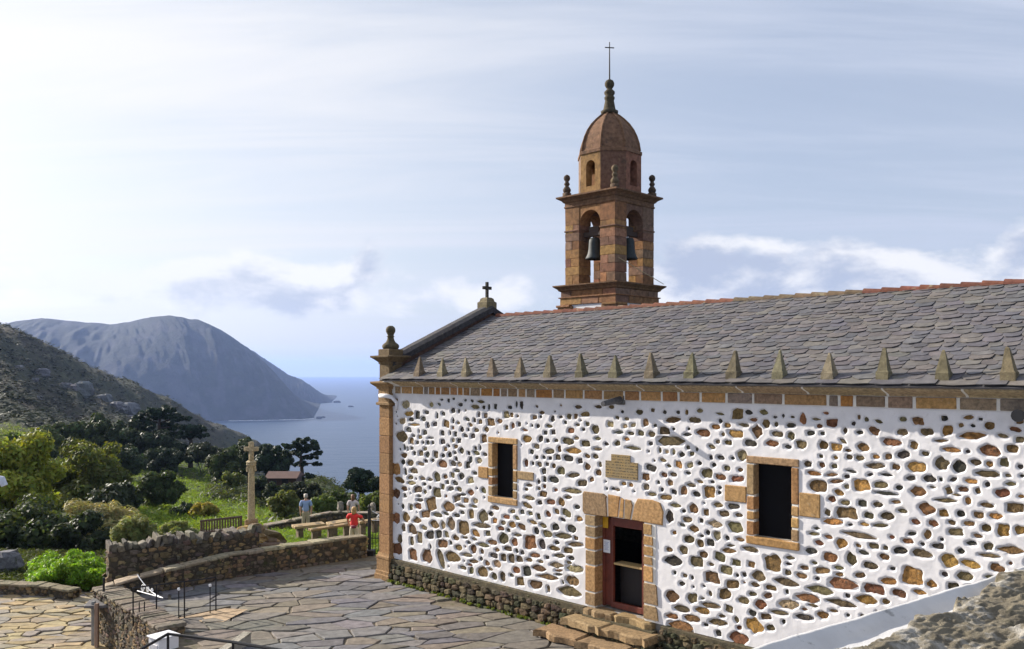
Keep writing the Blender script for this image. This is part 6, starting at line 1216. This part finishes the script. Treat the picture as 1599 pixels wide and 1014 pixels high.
for i, (px, py, dep, s) in enumerate(((62, 572, 330, 3.2), (108, 594, 330, 3.0), (128, 602, 330, 5.0), (162, 612, 345, 3.2), (180, 612, 350, 4.0), (195, 612, 352, 4.5), (30, 600, 300, 1.6), (205, 622, 340, 3.0), (55, 600, 300, 1.3), (60, 628, 260, 1.2))):
    j = min(nd_-1, np.searchsorted(deps, dep)); k_ = min(npx-1, np.searchsorted(pxs, px)); c = Vector(((px-CX)/F*dep, dep, zg[j, k_])); x = MB()
    for q in range(3): x.rock(c+Vector((U(-1, 1)*s*0.6, U(-1, 1)*s*0.3, s*0.3)), (s*U(0.5, 0.9), s*0.5, s*U(0.4, 0.7)), i*9+q, jit((0.27, 0.27, 0.28), 0.15), 7, 5)
    x.build('rock_outcrop', M['headland'], label=('pale rock outcrop high on the hillside at left', 'pale rock left of the largest outcrop on the hillside', 'largest pale rock outcrop on the hillside', 'pale rock right of the largest outcrop on the hillside', 'pale rock in the right cluster of hillside outcrops', 'rightmost big pale rock of the hillside outcrops', 'small pale rock low on the hillside at far left', 'pale rock just below the rightmost hillside outcrops', 'small pale rock below the highest outcrop', 'lowest small pale rock on the hillside')[i], cat='rock', group='rocks on the hillside')
# weeds in the plinth and the foot of walls
x = []; 
ct = [np.array(L(r_.uniform(0.2, 7), -0.2-r_.uniform(0, 0.1), -0.60)) for _ in range(60)]+[np.array(L(r_.uniform(9.3, 12), -0.2, -0.55)) for _ in range(24)]
v, f_, t_ = leaves(ct, [0.06]*len(ct), [26]*len(ct), 0.035, (0.075, 0.10, 0.02), 401, 0.7); link('weeds', new_mesh('weeds', v, f_, t_), M['leaf'], kind='stuff', label='small weeds along the foot of the church plinth', cat='weeds')
# ================================================================== people, cross, benches, hut
def skin_obj(name, verts, edges, radii, mat, parent, sub=2, roots=(0,)):
    import bmesh
    bm = bmesh.new(); lay = bm.verts.layers.skin.verify(); vs = [bm.verts.new(v) for v in verts]
    for a, b in edges: bm.edges.new((vs[a], vs[b]))
    for i, v in enumerate(vs):
        r = radii[i]; v[lay].radius = (r, r) if not isinstance(r, tuple) else r
        v[lay].use_root = i in roots
    me = bpy.data.meshes.new(name); bm.to_mesh(me); bm.free(); o = bpy.data.objects.new(name, me); sc.collection.objects.link(o); me.materials.append(mat); o.parent = parent
    s = o.modifiers.new('skin', 'SKIN'); s.use_smooth_shade = True; s.branch_smoothing = 0.6
    q = o.modifiers.new('sub', 'SUBSURF'); q.levels = q.render_levels = sub; return o
SKIN = plain_mat('skin', (0.50, 0.29, 0.20), 0.55, 0, 0.06)
def person(label, loc, h, face, top, bottom, hair, arms, legs=0.0, hairlen=0, hat=None, striped=False, bag=None, shorts=False):
    """standing figure; face = heading the person looks along; arms = (left, right) hand offsets in body units"""
    root = empty('person', loc, label, 'person', 'people on the grass terrace'); root.rotation_euler = (0, 0, face); k = h/1.75
    S = lambda x_, y_, z_: (x_*k, y_*k, z_*k)
    def arm(side, hand): sh = (0.19*side, 0, 1.43); el = (hand[0]*0.55*side+0.12*side, hand[1]*0.45-0.03, (1.43+hand[2])/2-0.01); return [sh, el, (hand[0]*side, hand[1], hand[2])]
    aL, aR = arm(-1, arms[0]), arm(1, arms[1])
    vs = [(0, 0, 0.98), (0, 0, 1.12), (0, 0.005, 1.30), (0, 0, 1.44), (0, 0.005, 1.52), (0, 0.015, 1.58), (0, 0.01, 1.66), (0, 0.0, 1.72)]; rd = [0.145, 0.125, 0.150, 0.10, 0.055, 0.075, 0.092, 0.06]
    ed = [(0, 1), (1, 2), (2, 3), (3, 4), (4, 5), (5, 6), (6, 7)]
    for a in (aL, aR):
        b = len(vs); vs += a+[tuple(np.array(a[2])+(np.array(a[2])-np.array(a[1]))*0.18)]; rd += [0.06, 0.045, 0.032, 0.034]; ed += [(3, b), (b, b+1), (b+1, b+2), (b+2, b+3)]
    for sd in (-1, 1):
        b = len(vs); vs += [(0.09*sd, 0, 0.90), (0.10*sd, 0.02+legs*sd*0.05, 0.50), (0.10*sd, -0.01+legs*sd*0.12, 0.09), (0.105*sd, 0.10+legs*sd*0.12, 0.045)]; rd += [0.085, 0.055, 0.042, 0.038]; ed += [(0, b), (b, b+1), (b+1, b+2), (b+2, b+3)]
    body = skin_obj('body', [S(*v) for v in vs], ed, [r*k for r in rd], SKIN, root)
    # nose, ears, fingers
    f = MB(); f.rock(S(0, 0.105, 1.64), (0.014*k, 0.022*k, 0.024*k), 1); [f.rock(S(0.088*sd, 0.0, 1.64), (0.012*k, 0.022*k, 0.032*k), 2) for sd in (-1, 1)]
    for a, sd in ((aL, -1), (aR, 1)):
        d = np.array(a[2])-np.array(a[1]); d /= np.linalg.norm(d); pz = np.array(a[2])+d*0.07
        for q in range(4): o_ = pz+np.array([0, 0.030-0.020*q, 0]); e_ = o_+d*(0.075-0.008*abs(q-1)); m_ = (o_+e_)/2+np.array([0.008*sd, 0, 0]); f.tube([S(*o_), S(*m_), S(*(e_-np.array([0.012*sd, 0, 0])))], [0.010*k, 0.009*k, 0.007*k], 6)
        o_ = pz+np.array([0, 0.036, 0.03]); f.tube([S(*o_), S(*(o_+d*0.03+np.array([0, 0.02, 0]))), S(*(o_+d*0.055+np.array([0, 0.022, 0])))], [0.012*k, 0.010*k, 0.008*k], 6)
    o = f.build('fingers_and_features', SKIN, None, smooth=True); o.parent = root; o.matrix_parent_inverse = Matrix.Identity(4)
    # shirt
    sv_ = [(0, 0, 0.93), (0, 0, 1.12), (0, 0.005, 1.30), (0, 0, 1.43), (0, 0, 1.49)]; sr = [0.168, 0.150, 0.175, 0.145, 0.085]; se = [(0, 1), (1, 2), (2, 3), (3, 4)]
    for a in (aL, aR):
        b = len(sv_); el_ = np.array(a[1]); sv_ += [a[0], tuple(np.array(a[0])+(el_-np.array(a[0]))*0.85)]; sr += [0.098, 0.072]; se += [(3, b), (b, b+1)]
    skin_obj('shirt', [S(*v) for v in sv_], se, [r*k for r in sr], top, root)
    tv = [(0, 0, 1.0), (0, 0, 0.92)]; tr = [0.158, 0.155]; te = [(0, 1)]
    for sd in (-1, 1):
        b = len(tv); pts_ = [(0.09*sd, 0, 0.84), (0.10*sd, 0.02+legs*sd*0.05, 0.50)]+([] if shorts else [(0.10*sd, -0.01+legs*sd*0.12, 0.07)]); tv += pts_; tr += [0.105, 0.082, 0.072][:len(pts_)]; te += [(1, b)]+[(b+i, b+i+1) for i in range(len(pts_)-1)]
    skin_obj('trousers', [S(*v) for v in tv], te, [r*k for r in tr], bottom, root)
    def loc_build(mb, nm, mat, sm=True): o = mb.build(nm, mat, None, smooth=sm); o.parent = root; o.matrix_parent_inverse = Matrix.Identity(4); return o
    for sd in (-1, 1):
        x = MB(); x.rock(S(0.105*sd, 0.05+legs*sd*0.12, 0.045), (0.055*k, 0.135*k, 0.05*k), 3, seg=10, rings=6); loc_build(x, 'shoe', plain_mat('shoe_leather', (0.12, 0.09, 0.07), 0.6))
    x = MB(); x.rock(S(0, -0.02, 1.68), (0.105*k, 0.118*k, 0.10*k), 11, seg=14, rings=9)
    if hairlen: x.rock(S(0, -0.05, 1.57), (0.10*k, 0.075*k, 0.12*k), 12, seg=12, rings=7)
    loc_build(x, 'hair', hair)
    for sd in (-1, 1): x = MB(); x.rock(S(0.032*sd, 0.092, 1.66), (0.011*k, 0.008*k, 0.009*k), 5); loc_build(x, 'eye', M['iron'])
    x = MB(); x.rock(S(0, 0.090, 1.595), (0.026*k, 0.008*k, 0.007*k), 5); loc_build(x, 'mouth', plain_mat('lips', (0.35, 0.12, 0.1), 0.5))
    if bag: x = MB(); x.rock(S(*bag[0]), tuple(q*k for q in bag[1]), 8, seg=10, rings=6); loc_build(x, 'waist_bag', bag[2])
    return root
def striped(name, a, b, freq):
    m, t, bb = mat_new(name); tco = nd(t, 'ShaderNodeTexCoord'); sp_ = nd(t, 'ShaderNodeSeparateXYZ'); t.links.new(tco.outputs['Object'], sp_.inputs[0]); mu = nd(t, 'ShaderNodeMath', operation='MULTIPLY'); t.links.new(sp_.outputs[2], mu.inputs[0]); mu.inputs[1].default_value = freq; si = nd(t, 'ShaderNodeMath', operation='SINE'); t.links.new(mu.outputs[0], si.inputs[0])
    t.links.new(mixrgb(t, rng_map(t, si.outputs[0], 0.1, 0.5, 0, 1), a, b), bb.inputs['Base Color']); bb.inputs['Roughness'].default_value = 0.85; return m
gm_ = pix(478, 39.5, z=-2.08)
person('grey-haired man in blue striped shirt and beige trousers standing behind the table', gm_, 1.74, R(12), striped('blue_striped_cotton', (0.16, 0.26, 0.50), (0.42, 0.52, 0.68), 150), plain_mat('beige_cotton', (0.40, 0.33, 0.22), 0.85), plain_mat('grey_hair', (0.42, 0.38, 0.33), 0.7), ((0.24, 0.02, 0.86), (0.25, 0.05, 0.88)), 0.3)
wr = pix(553.5, 33.2, z=-1.56)
person('fair-haired woman in red top and pale trousers beside the low wall', wr, 1.62, R(-8), plain_mat('red_cotton', (0.75, 0.035, 0.03), 0.8), plain_mat('cream_cotton', (0.62, 0.50, 0.36), 0.85), plain_mat('fair_hair', (0.42, 0.27, 0.10), 0.6), ((0.26, 0.16, 1.02), (0.34, 0.16, 1.12)), 0.2, hairlen=1, bag=((0.03, -0.175, 0.97), (0.10, 0.06, 0.07), plain_mat('dark_red_nylon', (0.22, 0.03, 0.05), 0.7))).scale = (1.15, 1.1, 1.0)
wp = pix(551.5, 39.8, z=-2.05)
person('brown-haired person in pale pinkish top standing at the terrace wall', wp, 1.64, R(5), plain_mat('pale_pink_cotton', (0.58, 0.50, 0.48), 0.85), plain_mat('dark_cotton', (0.05, 0.05, 0.07), 0.85), plain_mat('brown_hair', (0.16, 0.07, 0.03), 0.6), ((0.24, 0.06, 0.9), (0.30, 0.12, 1.0)), 0.1, hairlen=1)
# stone wayside cross on a rocky mound
cb = pix(393, 28.5, 818); cr = empty('wayside_cross', cb-Zv*0.6, 'tall pale stone wayside cross on a rough stone mound', 'cross')
ct_ = (0.42, 0.34, 0.20)
x = MB(); x.tube([cb-Zv*0.05, cb+Zv*1.92], [0.125, 0.10], 8, ct_); x.build('shaft', M['granite'], cr)
x = MB(); x.box(cb+Zv*0.03, (1, 0, 0), (0, 1, 0), Zv, 0.36, 0.36, 0.26, 0.04, (0.30, 0.20, 0.10)); x.build('shaft_base', M['granite'], cr)
x = MB(); x.lathe(cb, [(0.10, 1.86), (0.15, 1.92), (0.17, 1.96), (0.15, 2.0), (0.18, 2.04), (0.12, 2.09)], 8, ct_); x.build('capital', M['granite'], cr)
x = MB(); x.rock(cb+Vector((-0.13, -0.02, 1.80)), (0.04, 0.04, 0.09), 1, ct_); x.rock(cb+Vector((0.13, -0.02, 1.82)), (0.04, 0.04, 0.09), 2, ct_); x.build('carved_figure', M['granite'], cr)
x = MB(); x.box(cb+Zv*2.38, (1, 0, 0), (0, 1, 0), Zv, 0.15, 0.13, 0.66, 0.02, ct_); x.box(cb+Zv*2.47, (1, 0, 0), (0, 1, 0), Zv, 0.47, 0.125, 0.14, 0.02, ct_); x.build('cross_head', M['granite'], cr)
x = MB(); x.tube([cb+Vector((0, -0.08, 2.06)), cb+Vector((0, -0.095, 2.25)), cb+Vector((0, -0.09, 2.42))], [0.03, 0.045, 0.03], 7, ct_); x.tube([cb+Vector((-0.17, -0.08, 2.46)), cb+Vector((0, -0.085, 2.41)), cb+Vector((0.17, -0.08, 2.46))], 0.018, 6, ct_); x.build('christ_figure', M['granite'], cr, smooth=True)
md = empty('stone_mound', cb-Zv*1.2, 'mound of rough ochre boulders under the stone cross', 'mound'); r_ = random.Random(4); nb = 0
while nb < 46:
    a, q = r_.uniform(0, 6.28), r_.uniform(0, 1)**0.6; x_, y_ = math.cos(a)*q*1.05, math.sin(a)*q*0.9-0.2
    zt_ = -0.12-0.85*q**1.4+r_.uniform(-0.1, 0.08); s = r_.uniform(0.11, 0.26); x = MB()
    x.rock(cb+Vector((x_, y_, zt_)), (s*1.2, s, s*0.8), nb, jit(r_.choice([(0.28, 0.19, 0.085), (0.20, 0.15, 0.09), (0.33, 0.22, 0.08), (0.16, 0.13, 0.09), (0.25, 0.21, 0.16)]), 0.2), 7, 5); x.build('boulder', M['drystone'], md); nb += 1
x = MB(); x.rock(cb+Vector((0, -0.1, -1.0)), (1.0, 0.85, 0.85), 77, (0.14, 0.11, 0.06), 10, 6); x.build('core', M['drystone'], md)
for i, (px, py, dep, w) in enumerate(((417, 846, 28.2, 0.62), (425, 852, 27.8, 0.66))):
    x = MB(); x.box(pix(px, dep, py), (1, 0.15, 0), Vector((-0.15, 1, 0)), Zv, w, 0.4, 0.14, 0.03, (0.13, 0.085, 0.055), 0.01); x.build('step', M['drystone'], md)
DKW = plain_mat('dark_brown_slats', (0.10, 0.062, 0.042), 0.75, 0, 0.25, 14, 0.4)
# slatted wooden seat left of the cross
sb = pix(346, 30.5, 818); se_ = empty('slatted_seat', sb-Zv*0.5, 'brown slatted wooden seat back left of the stone cross', 'seat'); du = Vector((1, 0.12, 0)).normalized(); tilt = Zv*(7/61)
dv_ = (du*1.4+Zv*0.13).normalized()
x = MB(); x.box(sb+Zv*0.17, dv_, Vector((0, 1, 0)), Zv, 1.46, 0.05, 0.07, 0.01); x.build('top_rail', DKW, se_)
x = MB(); x.box(sb-Zv*0.24, dv_, Vector((0, 1, 0)), Zv, 1.46, 0.05, 0.06, 0.01); x.build('lower_rail', DKW, se_)
for k_ in range(16): x = MB(); x.box(sb+dv_*(k_-7.5)*0.092-Zv*0.03, dv_, Vector((0, 1, 0)), Zv, 0.05, 0.025, 0.40, 0.005); x.build('slat', DKW, se_)
for q in (-0.68, 0.68): x = MB(); x.box(sb+dv_*q-Zv*0.55, dv_, Vector((0, 1, 0)), Zv, 0.07, 0.07, 1.4, 0.01); x.build('leg', DKW, se_)
x = MB(); x.box(sb-Zv*0.36-Vector((0, 0.22, 0)), dv_, Vector((0, 1, 0)), Zv, 1.46, 0.4, 0.05, 0.01); x.build('seat_board', DKW, se_)
# picnic tables and benches
def trestle(name, label, A, B, zt, wid, th, legs, cat, wood=(0.36, 0.25, 0.12)):
    d = (B-A); ln = d.length; d.normalize(); n_ = Vector((-d.y, d.x, 0)); base = empty(name, A.lerp(B, 0.5)-Zv*zt, label, cat, 'picnic tables and benches'); m_ = plain_mat('sunbleached_plank', wood, 0.75, 0, 0.25, 12, 0.4)
    npl = 3 if wid > 0.5 else 2
    for k_ in range(npl): x = MB(); x.box(A.lerp(B, 0.5)+n_*(k_-(npl-1)/2)*wid/npl, d, n_, Zv, ln*(1+0.02*(k_ % 2)), wid/npl-0.015, th, 0.012); x.build('plank', m_, base)
    for q in legs: x = MB(); x.box(A.lerp(B, q)-Zv*(th/2+(zt-th)/2), d, n_, Zv, 0.22, wid*0.7, zt-th+0.2, 0.02, (0.15, 0.115, 0.075), 0.01); x.build('leg', M['drystone'], base)
def PX(px, py, dep): return pix(px, dep, py)
trestle('picnic_table', 'stone-legged wooden table nearest the man in the blue shirt', PX(458, 823, 36), PX(506, 818, 36.6), 0.72, 0.62, 0.10, (0.22, 0.8), 'table')
trestle('picnic_table', 'stone-legged wooden table partly behind the woman in red', PX(512, 819, 36.6), PX(560, 811, 37.2), 0.72, 0.62, 0.10, (0.2, 0.8), 'table')
trestle('picnic_bench', 'long plank bench in front of the wooden tables', PX(484, 828, 34.4), PX(549, 818, 35.2), 0.46, 0.34, 0.09, (0.12, 0.5, 0.88), 'bench', (0.30, 0.19, 0.085))
trestle('picnic_bench', 'plank bench to the right of the woman in red near the gate', PX(560, 816, 35.3), PX(592, 811, 35.8), 0.46, 0.34, 0.09, (0.2, 0.8), 'bench')
# wooden hut below the pine
hb = pix(445, 88, 757); hu = empty('wooden_hut', hb, 'small dark wooden hut with low brown roof below the flat-topped pine', 'hut'); w_, d_, hh_ = 2.9, 2.4, 0.95
x = MB(); x.box(hb+Zv*(hh_/2-0.3), (1, 0, 0), (0, 1, 0), Zv, w_, d_, hh_+0.6); x.build('wall', plain_mat('dark_timber', (0.055, 0.028, 0.02), 0.8, 0, 0.3, 3), hu)
x = MB(); x.add([hb+Vector((-1.65, -1.55, hh_-0.12)), hb+Vector((1.65, -1.55, hh_-0.12)), hb+Vector((1.65, 0, hh_+0.42)), hb+Vector((-1.65, 0, hh_+0.42)), hb+Vector((1.65, 1.55, hh_-0.12)), hb+Vector((-1.65, 1.55, hh_-0.12)), hb+Vector((-1.65, 0, hh_-0.06)), hb+Vector((1.65, 0, hh_-0.06))], [(0, 1, 2, 3), (3, 2, 4, 5), (0, 3, 5, 6), (1, 7, 4, 2)]); x.build('roof', plain_mat('brown_roof_felt', (0.12, 0.065, 0.05), 0.8, 0, 0.2, 2), hu)
x = MB(); x.box(hb+Vector((0.35, -d_/2-0.02, 0.1)), (1, 0, 0), (0, 1, 0), Zv, 0.6, 0.04, 1.3); x.build('door', plain_mat('black_opening', (0.01, 0.008, 0.008), 0.9), hu)
x = MB(); x.box(hb+Vector((-0.8, -d_/2-0.02, 0.35)), (1, 0, 0), (0, 1, 0), Zv, 0.6, 0.04, 0.4); x.build('window', plain_mat('dim_glass', (0.02, 0.02, 0.025), 0.3), hu)
# lamp head at the left picture edge
lp = pix(3, 20.0, z=-1.7); la = empty('street_lamp', lp, 'pale grey lamp head on a pole cut by the left picture edge', 'lamp'); zt_ = H-(752-HY)/F*20.0
x = MB(); x.tube([lp+Vector((-0.25, 0, 0)), lp+Vector((-0.25, 0, zt_+1.7+0.05)), lp+Vector((-0.12, 0, zt_+1.7+0.12))], 0.03, 8); x.build('pole', M['iron'], la)
x = MB(); x.tube([Vector((lp.x-0.14, lp.y, zt_+0.08)), Vector((lp.x, lp.y, zt_+0.05)), Vector((lp.x+0.07, lp.y, zt_-0.10))], [0.07, 0.085, 0.075], 10); x.build('lamp_head', plain_mat('pale_grey_enamel', (0.50, 0.54, 0.62), 0.4), la)
# ---- haze: one even box of air round everything
hz = MB(); hz.box((0, 0, 60), (1, 0, 0), (0, 1, 0), Zv, 47000, 47000, 404)
hm_ = bpy.data.materials.new('sea_haze'); hm_.use_nodes = True; t = hm_.node_tree
for n in list(t.nodes):
    if n.type != 'OUTPUT_MATERIAL': t.nodes.remove(n)
pv = t.nodes.new('ShaderNodeVolumePrincipled'); pv.inputs['Color'].default_value = (0.40, 0.56, 1.0, 1); pv.inputs['Density'].default_value = 7.5e-5; pv.inputs['Anisotropy'].default_value = 0.25
t.links.new(pv.outputs[0], t.nodes['Material Output'].inputs['Volume'])
hz.build('haze', hm_, kind='stuff')
